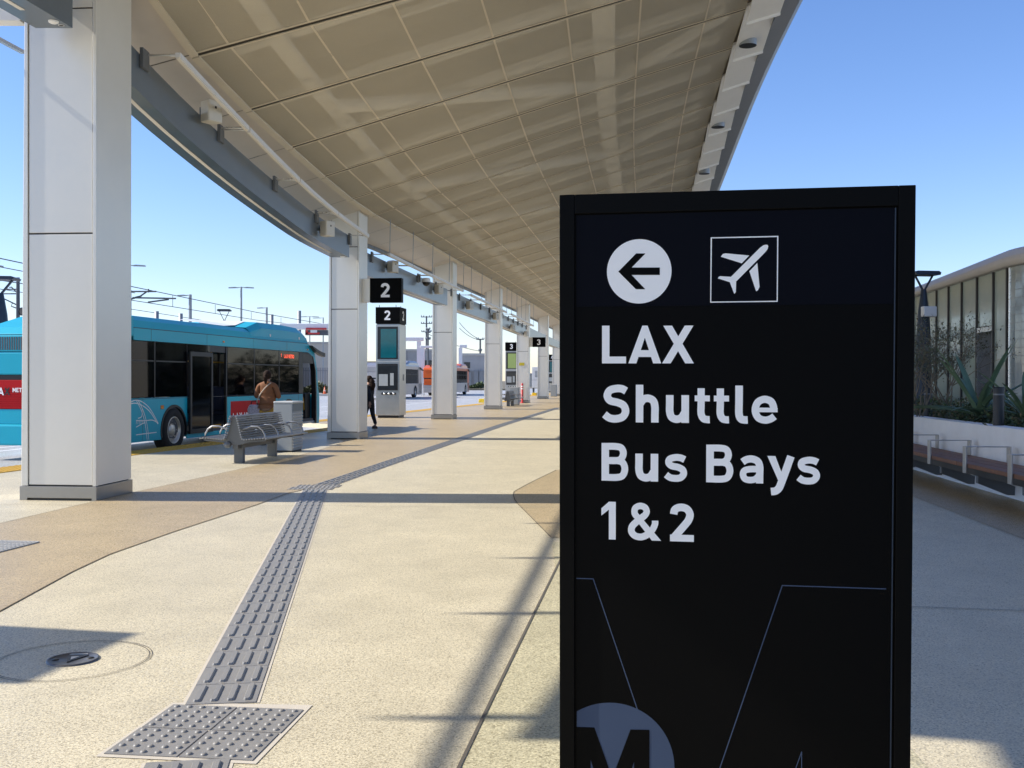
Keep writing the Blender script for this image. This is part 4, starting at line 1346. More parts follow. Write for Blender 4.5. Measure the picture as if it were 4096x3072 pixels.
    for k, xx in enumerate((-1.9, -1.1, -.3, 1.2, 3.0, 3.8, 4.6, 5.4)):
        for yy in ((.2, 1.05), (1.5, 2.35)):
            if yy[0] < .5 and xx > .5 and xx < 3: continue
            zf_ = .95 if xx < .5 else .42
            s_ = MB().box(xx, xx + .45, yy[0], yy[1], zf_ + .3, zf_ + .42).box(xx - .08, xx + .02, yy[0], yy[1], zf_ + .421, zf_ + 1.0)
            s_.build('seat', M_SEAT, rt, .03)
    for xx in (-1.0, .7, 2.9, 4.4, 5.9):
        MB().tube([(xx, .5, .42), (xx, .5, 2.46)], .018, 6).build('grab_pole', M_RAILY, rt)
    MB().tube([(-2.2, .42, 2.05), (6.8, .42, 2.05)], .018, 6).build('grab_rail', M_RAILY, rt)
    # rear face
    xr = x0
    def rear(name, m, y0, y1, z0, z1, t=.03, bv=.006):
        return MB().box(xr - t, xr + .05, y0, y1, z0, z1).build(name, m, rt, bv)
    rear('rear_bumper', lower, -.02, wd + .02, .30, .72, .09, .04)
    rear('rear_panel', lower, -.02, wd + .02, .725, 1.02, .02)
    gp_ = rear('rear_grille', M_BUSRED if hero else paint, .05, wd - .05, 1.025, 1.60, .02)
    for k in range(9):
        MB().box(xr - .032, xr - .0205, .1, wd - .1, 1.05 + .045 * k, 1.072 + .045 * k).build('louvre', M_BUSRED if hero else paint, gp_)
    if hero:
        b = MB(); text_flat(b, 'LA', Vector((xr - .034, wd - .27, 1.30)), Vector((0, -1, 0)), Vector((0, 0, 1)), Vector((-1, 0, 0)), .15, gap=.06, lift=.002)
        b.build('lettering', M_SIGNWHITE, gp_)
        b = MB(); text_flat(b, 'X', Vector((xr - .034, wd - .515, 1.30)), Vector((0, -1, 0)), Vector((0, 0, 1)), Vector((-1, 0, 0)), .15, lift=.002)
        b.build('lettering', M_BLACK, gp_)
        b = MB(); text_flat(b, 'METRO', Vector((xr - .034, wd - .70, 1.36)), Vector((0, -1, 0)), Vector((0, 0, 1)), Vector((-1, 0, 0)), .085, lift=.002)
        b.build('lettering', M_SIGNWHITE, gp_)
    rear('rear_slot', M_BLACK, .1, wd - .1, 1.605, 1.70, .005)
    rear('rear_panel', paint, -.02, wd + .02, 1.705, 2.16, .025, .03)
    vg = rear('vent_panel', paint, -.02, wd + .02, 2.165, 2.50, .02, .03)
    for k in range(40):
        MB().box(xr - .03, xr - .0205, .25 + .052 * k, .275 + .052 * k, 2.20, 2.46).build('vent_slat', M_POLED if hero else paint, vg)
    b = MB()
    b.prism([(xr - .02, 2.505), (xr + .15, 2.66), (-1.7, 2.95), (-1.7, 2.505)], -.02, wd + .02, 'y')
    b.build('rear_roof_cap', paint, rt, .03)
    b = MB().tube([(xr + .75, wd - .55, 2.60), (xr + .75, wd - .55, 2.90), (xr + .68, wd - .55, 2.99), (xr + .52, wd - .50, 3.0)], .085, 14, caps=False)
    b.tube([(xr + .53, wd - .502, 3.0), (xr + .60, wd - .52, 3.0)], .07, 14, mi=1)
    b.build('exhaust_pipe', [M_IRON, M_BLACK], rt)
    for xx in (0, 6.75):
        wheel(rt, xx, -.02, side=-1)
        wheel(rt, xx, wd + .02, side=1)
    b = MB()
    for xc in (0, 6.75):
        pts = [(xc + .60 * math.cos(RAD(a)), .48 + .57 * math.sin(RAD(a))) for a in range(195, -16, -10)]
        p2 = [(xc + .55 * math.cos(RAD(a)), .48 + .52 * math.sin(RAD(a))) for a in range(195, -16, -10)]
        n = len(pts)
        b.add([(u, -.03, v) for u, v in pts] + [(u, -.03, v) for u, v in p2] + [(u, .05, v) for u, v in p2], [(i, i + 1, n + i + 1, n + i) for i in range(n - 1)] + [(n + i, n + i + 1, 2 * n + i + 1, 2 * n + i) for i in range(n - 1)])
        b.box(xc - .55, xc + .55, .30, .34, .43, 1.0)
    b.build('wheel_arch', M_BLACK, rt)
    MB().box(-.60, -.48, -.035, -.0205, .97, 1.05).build('side_marker', M_AMBER, rt, .005)
    if hero:
        MB().box(2.45, 2.53, -.035, -.0205, 2.53, 2.57).build('side_marker', M_AMBER, rt)
        MB().box(8.18, 8.26, -.035, -.0205, 2.50, 2.54).build('side_marker', M_AMBER, rt)
        # middle door: one leaf folded out, the other bay open
        b = MB().box(.62, .70, -.10, -.05, .36, 2.26).box(1.68, 1.76, -.10, -.05, .36, 2.26).box(.701, 1.679, -.10, -.05, .36, .46).box(.701, 1.679, -.10, -.05, 2.16, 2.26)
        dr = b.build('door', M_BLACK, rt)
        MB().box(.701, 1.679, -.08, -.07, .461, 2.159).build('pane', M_BUSGLASS, dr)
        MB().box(1.76, 2.66, -.005, .005, 2.28, 2.435).build('door_header', M_BLACK, rt)
        MB().box(.62, 1.76, -.0185, .0, 2.28, 2.435).build('door_header', M_BUSGLASS, rt)
        MB().box(2.64, 2.70, -.019, .04, .36, 2.435).build('door_post', M_BLACK, rt)
        for xx in (2.15, 2.45):
            MB().tube([(1.8, .35, 1.35), (xx, .32, 1.35), (xx + .06, .3, 1.25), (xx + .06, .3, .45)], .02, 8).build('grab_rail', M_RAILY, rt)
        MB().box(1.8, 2.62, .10, .14, .42, .50).build('door_sill', M_RAILY, rt)
        MB().box(1.95, 2.45, 1.4, 1.6, 1.0, 2.2).build('partition', M_BUSWHITE, rt)
        # front door open
        MB().box(7.86, 8.75, -.015, .02, 2.10, 2.42).build('door_header', M_BLACK, rt)
        d2 = MB().box(7.86, 7.92, .0, .05, .30, 2.09).build('door_post', M_BLACK, rt)
        MB().tube([(8.0, .25, 1.28), (8.3, .2, 1.22), (8.45, .2, 1.0), (8.5, .2, .7), (8.7, .2, .45)], .022, 8).build('grab_rail', M_RAILY, rt)
        MB().box(7.95, 8.95, .02, .06, .28, .34).build('door_sill', M_BINTOP, rt)
        MB().box(8.0, 8.3, 1.3, 1.9, .43, 1.4).build('driver_partition', M_INTER, rt)
        MB().box(8.50, 8.925, .15, wd - .15, .425, 1.19).build('dashboard', M_BLACK, rt, .02)
        MB().prism([(8.93, 1.2), (8.90, 1.9), (8.68, 2.31), (8.60, 2.31), (8.82, 1.9), (8.85, 1.2)], wd - .16, wd - .125, 'y').build('pillar_lining', M_BLACK, rt)
        MB().prism([(9.01, .26), (9.01, 1.2), (8.94, 1.9), (8.72, 2.31), (8.66, 2.31), (8.87, 1.9), (8.94, 1.2), (8.94, .26)], -.024, .122, 'y').build('pillar_lining', M_BLACK, rt)
        # shut lines of the body panels
        MB().box(-1.72, 8.26, -.0225, -.0185, 2.690, 2.704).build('panel_seam', M_BLACK, rt)
        for xx, z0_, z1_ in ((-1.0, 2.45, 2.69), (1.6, 2.45, 2.69), (4.3, 2.45, 2.69), (6.6, 2.45, 2.69), (-1.35, .32, 1.2), (4.6, .32, 1.17), (6.0, .32, 1.17), (7.5, .32, 1.17)):
            MB().box(xx - .004, xx + .004, -.0225, -.0195, z0_, z1_).build('panel_seam', M_INTER, rt)
        MB().box(-2.93, 7.84, -.0225, -.0195, 1.195, 1.206).build('panel_seam', M_INTER, rt)
        # red LAX METRO panel on the side
        MB().box(2.90, 5.75, -.0235, -.0205, .34, 1.06).build('side_advert', M_BUSRED, rt)
        b = MB(); text_flat(b, 'LAX METRO', Vector((3.02, -.024, .55)), Vector((1, 0, 0)), Vector((0, 0, 1)), Vector((0, -1, 0)), .21, lift=.002)
        b.build('lettering', M_SIGNWHITE, rt)
        b = MB()
        x_ = 6.15
        text_flat(b, '1', Vector((6.18, -.0125, 2.25)), Vector((1, 0, 0)), Vector((0, 0, 1)), Vector((0, -1, 0)), .10, lift=.002)
        text_flat(b, 'LAX METRO', Vector((6.40, -.0125, 2.23)), Vector((1, 0, 0)), Vector((0, 0, 1)), Vector((0, -1, 0)), .105, lift=.002)
        b.build('destination_display', M_LED, rt)
        # white arched line drawing behind the rear wheel
        b = MB()
        def arcline(pts, w=.02):
            L, R = ribbon(pts, w, True)
            n = len(L)
            b.add([(p.x, -.0215 - arcline.k, p.y) for p in L] + [(p.x, -.0215 - arcline.k, p.y) for p in R], [(i, i + 1, n + i + 1, n + i) for i in range(n - 1)])
            arcline.k += .0004
        arcline.k = 0
        for off in (0, .07):
            arcline([(-2.75, .42), (-2.45, .80), (-1.95, 1.10 - off * .3), (-1.55, 1.18 - off), (-1.1, 1.02 - off), (-.72, .68 - off * .5)])
            arcline([(-1.60 + off, 1.17), (-1.40 + off, .95), (-1.25 + off, .66), (-1.17 + off, .32)])
        arcline([(-1.62, .46), (-.78, .47)])
        arcline([(-1.62, .76), (-1.30, .74), (-.95, .74), (-.70, .66)])
        arcline([(-1.62, .62), (-1.38, .68), (-1.25, .70)])
        for k in range(5):
            arcline([(-1.62 + .06 * k, .68), (-1.60 + .06 * k, .77)], .014)
        arcline([(-1.55, .80), (-1.40, .84), (-1.38, 1.0)])
        b.build('line_drawing', M_BUSWHITE, rt)
        for xx in (5.4, 7.55):
            MB().box(xx, xx + .09, -.004, .0, 2.80, 2.87).build('decal', M_BUSWHITE, rt)
    return rt


bus('blue city bus at the kerb with open doors and LAX METRO in red', (-7.6, 23, -.15), RAD(9.6), M_BUSBLUE, M_BUSBLUE, hero=True)
pf = at(1686, 1587, 92)
bus('distant silver and pink-grey bus seen past the bay 2 pylon', (pf.x - 9.2 * math.sin(RAD(8)), 92 - 9.2 * math.cos(RAD(8)), -.15), RAD(8), M_BUSSILVER, M_BUSSILVER)
pf = at(1690, 1575, 98)
bus('distant orange bus ahead of the silver one, rear towards the viewer', (pf.x + 2.55 + 3 * math.sin(RAD(7)), 101, -.15), RAD(6.3), M_BUSORANGE, M_BUSORANGE, lower=M_BUSSILVER)
pf = at(1500, 1575, 112)
bus('orange bus half hidden behind the second column and bay 2 pylon', (pf.x + .3, 115, -.15), RAD(8), M_BUSORANGE, M_BUSORANGE)

# ------------------------------------------------------------------ bench, bins, small platform things
def slat_bench(label, loc, rz, detail=True):
    rt = thing('bench', label, 'bench', loc, rz, 'back-to-back metal slat benches')
    Lb = 2.15
    prof = [(.60, .445), (.55, .452), (.50, .450), (.45, .447), (.40, .443), (.35, .438), (.30, .434), (.25, .430), (.205, .428), (.168, .440),
            (.150, .475), (.140, .515), (.130, .555), (.120, .595), (.110, .635), (.100, .675), (.090, .715), (.080, .755), (.068, .795), (.052, .830)]
    me = MB().tube([(0, 0, 0), (0, Lb, 0)], .0135, 8).mesh('slat', M_BENCHROD)
    for sx in (-1, 1):
        for (x, z) in prof:
            link('slat', me, rt, loc=(sx * x, 0, z))
    # end and middle plates following the profile, legs, spine
    outl = [(x, z - .018) for x, z in prof] + [(-x, z - .018) for x, z in prof[::-1]]
    low = [(-.57, .415), (-.25, .385), (-.08, .36), (.08, .36), (.25, .385), (.57, .415)]
    for yy in (.10, .72, 1.42, 2.02):
        b = MB()
        b.prism([(.58, .425), (.21, .405), (.15, .43), (.045, .815), (-.045, .815), (-.15, .43), (-.21, .405), (-.58, .425), (-.56, .40), (-.22, .37), (-.08, .33), (.08, .33), (.22, .37), (.56, .40)], yy - .012, yy + .012, 'y')
        b.build('end_plate', M_BENCH, rt)
    for yy in (.30, 1.86):
        MB().box(-.085, .085, yy - .05, yy + .05, 0, .33).build('leg', M_BENCH, rt, .008)
    MB().box(-.05, .05, .113, 2.007, .26, .326).build('spine', M_BENCH, rt)
    MB().lathe([(.0001, -.04), (.055, -.035), (.06, .03), (.0001, .035)], 14, Matrix.Translation((-.12, .06, .335)), axis='y').build('end_cap', M_FASCIA, rt)
    for sx in (-1, 1):
        for yy in (.10, .72, 1.42, 2.02):
            if sx < 0 and yy in (.72, 1.42): pass
            MB().tube([(sx * .135, yy, .60), (sx * .30, yy, .655), (sx * .42, yy, .652), (sx * .50, yy, .60), (sx * .545, yy, .52), (sx * .555, yy, .445)], .017, 8).build('armrest', M_BENCHROD, rt)
    return rt
bl = gp(958, 1851)
h7 = RAD(8)
slat_bench('grey metal slat bench, back to back, beside the blue bus', (bl.x - .30 * math.sin(h7), bl.y - .30 * math.cos(h7), 0), -h7)
b3 = gp(2030, 1626)
slat_bench('dark distant slat bench in front of a grey bin by the bay 3 pylon', (b3.x, b3.y, 0), RAD(-8))

def litter_bin(label, loc, rz, scale=1.0):
    rt = thing('litter_bin', label, 'bin', loc, rz, 'square louvred litter bins')
    w, d, H = .42 * scale, .57 * scale, 1.03
    MB().box(0, w - .025, 0, d, .03, H - .045).build('cabinet', M_BIN, rt, .008)
    MB().box(-.005, w + .005, -.005, d + .005, H - .0449, H).build('top', M_BINTOP, rt, .015)
    MB().box(.03, w - .03, .03, d - .03, 0, .0301).build('foot', M_BLACK, rt)
    MB().box(w - .0249, w - .01, .02, d - .02, H - .20, H - .05).build('chute_flap', M_BEAM, rt)
    for k in range(12):
        z = .07 + .0625 * k
        b = MB()
        b.add([(w - .0245, .015, z), (w - .0245, d - .015, z), (w + .008, d - .015, z + .018), (w + .008, .015, z + .018), (w - .0245, .015, z + .052), (w - .0245, d - .015, z + .052)],
              [(0, 1, 2, 3), (3, 2, 5, 4), (0, 3, 4), (1, 5, 2)])
        b.build('louvre', M_BINTOP, rt)
    return rt
q = gp(1094, 1808)
litter_bin('square grey litter bin with louvred side behind the near bench', (q.x, q.y, 0), RAD(-9))
q = gp(2040, 1620)
litter_bin('dark grey bin behind the distant bench by column five', (q.x, q.y, 0), RAD(-9), 1.15)
q = gp(2202, 1586)
litter_bin('farthest grey bin, right of the sixth column', (q.x, q.y, 0), RAD(-9), 1.2)

q = gp(2089, 1612)
rt = thing('delineator_post', 'red flexible marker post with white bands by the fifth column', 'marker post', (q.x, q.y, 0))
MB().lathe([(.15, 0), (.15, .03), (.06, .05), (.055, 1.15), (.04, 1.22), (.0001, 1.24)], 14).build('post', M_REDP, rt)
for z in (.85, 1.0):
    MB().lathe([(.0575, z), (.0575, z + .07)], 14).build('band', M_SIGNWHITE, rt)
cy = COLY[4]
h = heading(cy)
rt = thing('yellow_plate', 'small yellow notice plate fixed on the fifth column', 'notice', (xcol(cy), cy, 0), -h)
MB().box(-.60, -.28, -.006, .008, 2.32, 2.50).build('plate', M_YELSIGN, rt)
for px, py, lab in ((1913, 1611, 'yellow painted concrete block at the kerb left of the fourth column'), (2127, 1582, 'farther yellow painted block at the kerb past the fifth column')):
    q = gp(px, py)
    rt = thing('kerb_block', lab, 'block', (q.x, q.y, 0), RAD(-10), 'yellow kerb blocks')
    MB().prism([(0, 0), (.42, 0), (.38, .24), (.04, .24)], 0, .9, 'y').build('block', M_YELP, rt, .02)
    MB().box(.06, .36, .1, .8, .2405, .245).build('scuffed_top', M_YELSIGN, rt)
q = gp(2128, 1572)
rt = thing('charging_cabinet', 'white charging cabinet on legs far along the kerb', 'cabinet', (q.x, q.y, 0), RAD(-8))
MB().box(0, .78, 0, .6, .55, 1.35).build('lower_box', M_WHITEP, rt, .02)
MB().box(0, .82, 0, .6, 1.4, 2.75).build('upper_box', M_WHITEP, rt, .02)
for k in range(5):
    MB().box(.3, .7, -.015, -.0005, 1.7 + .14 * k, 1.78 + .14 * k).build('vent', M_BIN, rt)
for x_ in (.05, .6):
    MB().box(x_, x_ + .16, .05, .5, 0, .55).build('leg', M_POLED, rt)

# ------------------------------------------------------------------ people
def skin_body(name, joints, edges, m, parent, root, sub=2):
    me = bpy.data.meshes.new(name)
    names = list(joints)
    me.from_pydata([joints[k][0] for k in names], [(names.index(a), names.index(b_)) for a, b_ in edges], [])
    me.materials.append(m)
    o = link(name, me, parent)
    md = o.modifiers.new('skin', 'SKIN')
    md.use_smooth_shade = True
    if not me.skin_vertices:
        bm = bmesh.new(); bm.from_mesh(me); bm.verts.layers.skin.verify(); bm.to_mesh(me); bm.free()
    for i, k in enumerate(names):
        r = joints[k][1]
        sv = me.skin_vertices[0].data[i]
        sv.radius = r if isinstance(r, tuple) else (r, r)
        sv.use_root = (k == root)
    s = o.modifiers.new('sub', 'SUBSURF'); s.levels = sub; s.render_levels = sub
    return o


def chain(names): return list(zip(names, names[1:]))


def hand(J, E, wrist, dirv, side, tagp):
    """palm and five curled fingers past the wrist"""
    d = Vector(dirv).normalized(); s = Vector(side).normalized(); n = d.cross(s)
    w = Vector(J[wrist][0])
    J[tagp + 'palm'] = (tuple(w + d * .07), (.032, .018)); E.append((wrist, tagp + 'palm'))
    for i, (off, ln) in enumerate(((-.030, .058), (-.010, .072), (.010, .068), (.030, .054))):
        a = w + d * .10 + s * off
        J[f'{tagp}f{i}a'] = (tuple(a), .010)
        J[f'{tagp}f{i}b'] = (tuple(a + d * ln * .6 + n * .012), .009)
        J[f'{tagp}f{i}c'] = (tuple(a + d * ln + n * .035), .007)
        E += [(tagp + 'palm', f'{tagp}f{i}a'), (f'{tagp}f{i}a', f'{tagp}f{i}b'), (f'{tagp}f{i}b', f'{tagp}f{i}c')]
    a = w + d * .04 - s * .035
    J[tagp + 't1'] = (tuple(a), .011); J[tagp + 't2'] = (tuple(a + d * .035 - s * .02 + n * .015), .009)
    E += [(tagp + 'palm', tagp + 't1'), (tagp + 't1', tagp + 't2')]


# woman with her back to us, arms bent forward, holding a phone
q = gp(1066, 1781)
wm = thing('person', 'woman in a brown tunic and mustard trousers, back turned, by the bin', 'person', (q.x + .02, q.y, 0), RAD(-8))
J = {'pel': ((0, 0, .90), (.145, .11)), 'wst': ((0, .01, 1.06), (.12, .09)), 'chs': ((0, 0, 1.24), (.15, .10)), 'shl': ((0, -.01, 1.36), (.10, .075)),
     'nck': ((0, .0, 1.44), .05), 'hd0': ((0, .015, 1.50), (.062, .075)), 'hd1': ((0, .02, 1.57), (.078, .09)), 'hd2': ((0, .01, 1.625), (.055, .065)),
     'nose': ((0, .105, 1.535), .012)}
E_ = chain(['pel', 'wst', 'chs', 'shl', 'nck', 'hd0', 'hd1', 'hd2']) + [('hd1', 'nose')]
for s, p in ((-1, 'l'), (1, 'r')):
    J[p + 'sh'] = ((s * .175, -.01, 1.33), .055); J[p + 'el'] = ((s * .255, .0, 1.09), .042); J[p + 'wr'] = ((s * .16, .20, 1.10), .028)
    J[p + 'hp'] = ((s * .09, 0, .82), .085); J[p + 'kn'] = ((s * .10, .01, .47), .058); J[p + 'an'] = ((s * .105, -.02, .09), .038); J[p + 'to'] = ((s * .12, .13, .035), .034)
    E_ += [('shl', p + 'sh'), (p + 'sh', p + 'el'), (p + 'el', p + 'wr'), ('pel', p + 'hp'), (p + 'hp', p + 'kn'), (p + 'kn', p + 'an'), (p + 'an', p + 'to')]
    hand(J, E_, p + 'wr', (-s * .6, .7, .12), (0, 0, 1), p)
skin_body('body', J, E_, M_SKIN, wm, 'pel')
T = {'hem': ((0, 0, .94), (.195, .15)), 'hip': ((0, 0, .99), (.185, .14)), 'wst': ((0, .01, 1.06), (.165, .125)), 'chs': ((0, 0, 1.24), (.185, .13)), 'shl': ((0, -.01, 1.365), (.11, .085)), 'col': ((0, 0, 1.425), .058)}
TE = chain(['hem', 'hip', 'wst', 'chs', 'shl', 'col'])
for s, p in ((-1, 'l'), (1, 'r')):
    T[p + 'sh'] = ((s * .185, -.01, 1.33), .068); T[p + 'el'] = ((s * .268, -.005, 1.08), .062); T[p + 'wr'] = ((s * .18, .165, 1.095), .045)
    TE += [('shl', p + 'sh'), (p + 'sh', p + 'el'), (p + 'el', p + 'wr')]
skin_body('tunic', T, TE, M_TUNIC, wm, 'hip')
L_ = {'c': ((0, 0, .86), (.16, .125))}
LE = []
for s, p in ((-1, 'l'), (1, 'r')):
    L_[p + '1'] = ((s * .10, 0, .76), .115); L_[p + '2'] = ((s * .105, .01, .46), .085); L_[p + '3'] = ((s * .11, -.01, .12), .068)
    LE += [('c', p + '1'), (p + '1', p + '2'), (p + '2', p + '3')]
skin_body('trousers', L_, LE, M_MUSTARD, wm, 'c')
def hair_cap(rt, cx_, cy_, cz_, tail, k=1.0):
    """hair as one shell over the crown and back of the head with a tail"""
    b = MB()
    M = Matrix.Translation((cx_, cy_, cz_)) @ Matrix.Scale(1.16, 4, (0, 1, 0))
    b.lathe([(.055 * k, -.085), (.080 * k, -.05), (.091 * k, .0), (.086 * k, .045), (.064 * k, .085), (.034 * k, .108), (.0001, .115)], 18, M)
    b.tube(smooth_tab(tail[0], 3), [w for t in range(len(tail[1]) - 1) for w in [tail[1][t] + (tail[1][t + 1] - tail[1][t]) * q / 3 for q in range(3)]] + [tail[1][-1]], 10)
    return b.build('hair', M_HAIR, rt)
hair_cap(wm, 0, -.018, 1.565, ([(0, -.09, 1.57), (.003, -.135, 1.52), (.006, -.125, 1.44), (.006, -.12, 1.37)], [.045, .052, .038, .014]))
strap = [(.115, -.085, 1.40), (.02, -.150, 1.30), (-.10, -.160, 1.15), (-.19, -.12, 1.0), (-.235, -.02, .92)]
b = MB(); b.tube(smooth_tab(strap, 4), .013, 6); b.build('bag_strap', M_STRAP, wm)
for s in (-1, 1):
    MB().lathe([(.0001, .0), (.045, .0), (.05, .02), (.04, .075), (.0001, .085)], 12, Matrix.Translation((s * .115, .05, 0)) @ Matrix.Scale(2.5, 4, (0, 1, 0))).build('shoe', M_SHOE, wm)
q2 = wm.location
bag = thing('shoulder_bag', 'patterned pale shoulder bag hanging at the woman left hip', 'bag', (q2.x - .29, q2.y - .03, .70), RAD(-8))
MB().prism([(-.13, 0), (.13, 0), (.15, .10), (.10, .21), (-.10, .21), (-.15, .10)], -.05, .05, 'y').build('pouch', M_ROCKBAG, bag, .03, seg=3)
MB().tube([(-.08, 0, .20), (-.05, 0, .29), (.05, 0, .29), (.08, 0, .20)], .011, 6).build('handle', M_BLKCLOTH, bag)

q = gp(1496, 1715)
wk = thing('person', 'walker dressed all in black, half hidden by the second column', 'person', (q.x - .13, q.y, 0), RAD(60))
J = {'pel': ((0, 0, .86), (.135, .11)), 'wst': ((0, .01, 1.0), (.12, .09)), 'chs': ((0, .02, 1.18), (.15, .105)), 'shl': ((0, .02, 1.29), (.10, .075)),
     'nck': ((0, .03, 1.37), .05), 'hd0': ((0, .045, 1.42), (.06, .072)), 'hd1': ((0, .05, 1.48), (.075, .086)), 'hd2': ((0, .045, 1.53), (.05, .06)), 'nose': ((0, .135, 1.455), .012)}
E_ = chain(['pel', 'wst', 'chs', 'shl', 'nck', 'hd0', 'hd1', 'hd2']) + [('hd1', 'nose')]
for s, p, st in ((-1, 'l', 1), (1, 'r', -1)):
    J[p + 'sh'] = ((s * .165, .02, 1.26), .055); J[p + 'el'] = ((s * .20, -.06 - .12 * st, 1.02), .042); J[p + 'wr'] = ((s * .20, .0 - .16 * st, .80), .028)
    J[p + 'hp'] = ((s * .085, 0, .78), .085); J[p + 'kn'] = ((s * .09, .07 * st + .03, .44), .055); J[p + 'an'] = ((s * .09, .11 * st - (.05 if st < 0 else 0), .09 + (.03 if st < 0 else 0)), .036)
    J[p + 'to'] = ((s * .09, .11 * st + .12 - (.05 if st < 0 else 0), .035), .033)
    E_ += [('shl', p + 'sh'), (p + 'sh', p + 'el'), (p + 'el', p + 'wr'), ('pel', p + 'hp'), (p + 'hp', p + 'kn'), (p + 'kn', p + 'an'), (p + 'an', p + 'to')]
    hand(J, E_, p + 'wr', (0, .1, -1), (0, 1, 0), p)
skin_body('body', J, E_, M_SKIN, wk, 'pel')
C = {k: (v[0], tuple(x + .022 for x in v[1]) if isinstance(v[1], tuple) else v[1] + .016) for k, v in J.items() if k in ('pel', 'wst', 'chs', 'shl', 'lsh', 'rsh', 'lel', 'rel', 'lwr', 'rwr', 'lhp', 'rhp', 'lkn', 'rkn', 'lan', 'ran')}
skin_body('black_outfit', C, [e for e in E_ if e[0] in C and e[1] in C], M_BLKCLOTH, wk, 'pel')
hair_cap(wk, 0, .015, 1.475, ([(0, -.05, 1.47), (0, -.10, 1.38), (0, -.115, 1.27), (0, -.11, 1.15)], [.07, .085, .08, .03]), 1.0)
for s, st in ((-1, 1), (1, -1)):
    MB().lathe([(.0001, .0), (.04, .0), (.045, .02), (.035, .075), (.0001, .085)], 12, Matrix.Translation((s * .09, .11 * st + .04 - (.05 if st < 0 else 0), .002)) @ Matrix.Scale(2.5, 4, (0, 1, 0))).build('shoe', M_SHOE, wk)

# ------------------------------------------------------------------ right-hand side: planter, long bench, plants, glass building
wallp = smooth_tab(WALL, 5)
wall = thing('planter_wall', 'long white rendered planter wall curving along the right walkway', 'planter wall')
b = MB()
L0 = wallp
vs = []
for (x, y_) in L0:
    lean = .04
    vs += [(x, y_, -.02), (x + lean, y_, .88), (x + lean + .22, y_, .885), (x + .30, y_, .70)]
n = len(L0)
b.add(vs, [(i * 4 + q, i * 4 + q + 1, i * 4 + 4 + q + 1, i * 4 + 4 + q) for i in range(n - 1) for q in range(3)] + [(0, 1, 2, 3), (4 * n - 4, 4 * n - 3, 4 * n - 2, 4 * n - 1)])
b.build('wall_face', M_WALLW, wall)
b = MB()
vs = []
for (x, y_) in L0:
    vs += [(x + .26, y_, .80), (x + 3.6, y_ - .2, .86)]
b.add(vs, [(2 * i, 2 * i + 1, 2 * i + 3, 2 * i + 2) for i in range(n - 1)])
soil = tag(b.build('soil_bed', M_SOIL), kind='structure')

WT = [(b_, a_) for a_, b_ in wallp]
def wx(y_): return interp(WT, y_)
lb = thing('wall_bench', 'long cantilevered bench with reddish wooden boards along the planter wall', 'bench')
for k in range(7):
    ya, yb = 8.0 + 2.6 * k, 8.0 + 2.6 * (k + 1) - .012
    for j, (o0, o1) in enumerate(((-.62, -.435), (-.425, -.24), (-.23, -.045))):
        b = MB()
        A = [(wx(ya) + o0, ya, .40), (wx(ya) + o1, ya, .40), (wx(yb) + o1, yb, .40), (wx(yb) + o0, yb, .40)]
        b.add(A + [(p[0], p[1], .452) for p in A], [(0, 1, 2, 3), (4, 7, 6, 5), (0, 4, 5, 1), (1, 5, 6, 2), (2, 6, 7, 3), (3, 7, 4, 0)])
        b.build('board', M_WOOD, lb, .006)
b = MB()
for k in range(18):
    ya, yb = 8.05 + k, 9.05 + k
    A = [(wx(ya) - .50, ya), (wx(ya) - .12, ya), (wx(yb) - .12, yb), (wx(yb) - .50, yb)]
    b.add([(*p, .30) for p in A] + [(*p, .398) for p in A], [(0, 1, 2, 3), (4, 7, 6, 5), (0, 4, 5, 1), (1, 5, 6, 2), (2, 6, 7, 3), (3, 7, 4, 0)])
b.build('under_beam', M_BLACK, lb)
for k in range(12):
    yy = 8.8 + 1.37 * k
    MB().prism([(wx(yy) - .46, .299), (wx(yy) - .30, .299), (wx(yy) + .02, .15), (wx(yy) + .02, .05), (wx(yy) - .08, .05), (wx(yy) - .46, .20)], yy - .03, yy + .03, 'y').build('support', M_FASCIA, lb)
for k in range(12):
    yy = 8.75 + 1.37 * k
    x0_, x1_ = wx(yy) - .645, wx(yy) - .07
    b = MB().box(x0_, x0_ + .022, yy - .045, yy + .045, .33, .665).box(x0_ + .0221, x1_ - .0221, yy - .03, yy + .03, .655, .667).box(x1_ - .022, x1_, yy - .045, yy + .045, .455, .666)
    b.build('armrest', M_STAIN, lb, .004)

# building
FA, FB = Vector((9.70, 20.0)), Vector((10.55, 27.0))
fd = (FB - FA).normalized(); fn = Vector((-fd.y, fd.x))      # fn points to the walkway
bld = thing('glass_building', 'low glazed building with a rounded cream roof edge at the right', 'building')
FLEN = 34.0
def fpt(t, out, z): p = FA + fd * t + fn * out; return Vector((p.x, p.y, z))
def facade_t(px, z=2.0):
    v = ray(px, 1400)
    # intersect in plan with the facade line
    den = v.x * fd.y - v.y * fd.x
    s_ = (FA.x * fd.y - FA.y * fd.x) / den
    p = Vector((v.x * s_, v.y * s_))
    return (p - FA).dot(fd)
mpx = [3657, 3704, 3748, 3796, 3849, 3910, 3976, 4031]
mt = sorted([max(0.0, facade_t(px)) for px in mpx])
while mt[-1] < FLEN:
    mt.append(mt[-1] + 1.25)
ZT = lambda t: 3.70 - .006 * max(0, t)
door_i = None
dta, dtb = facade_t(3976), facade_t(3910)
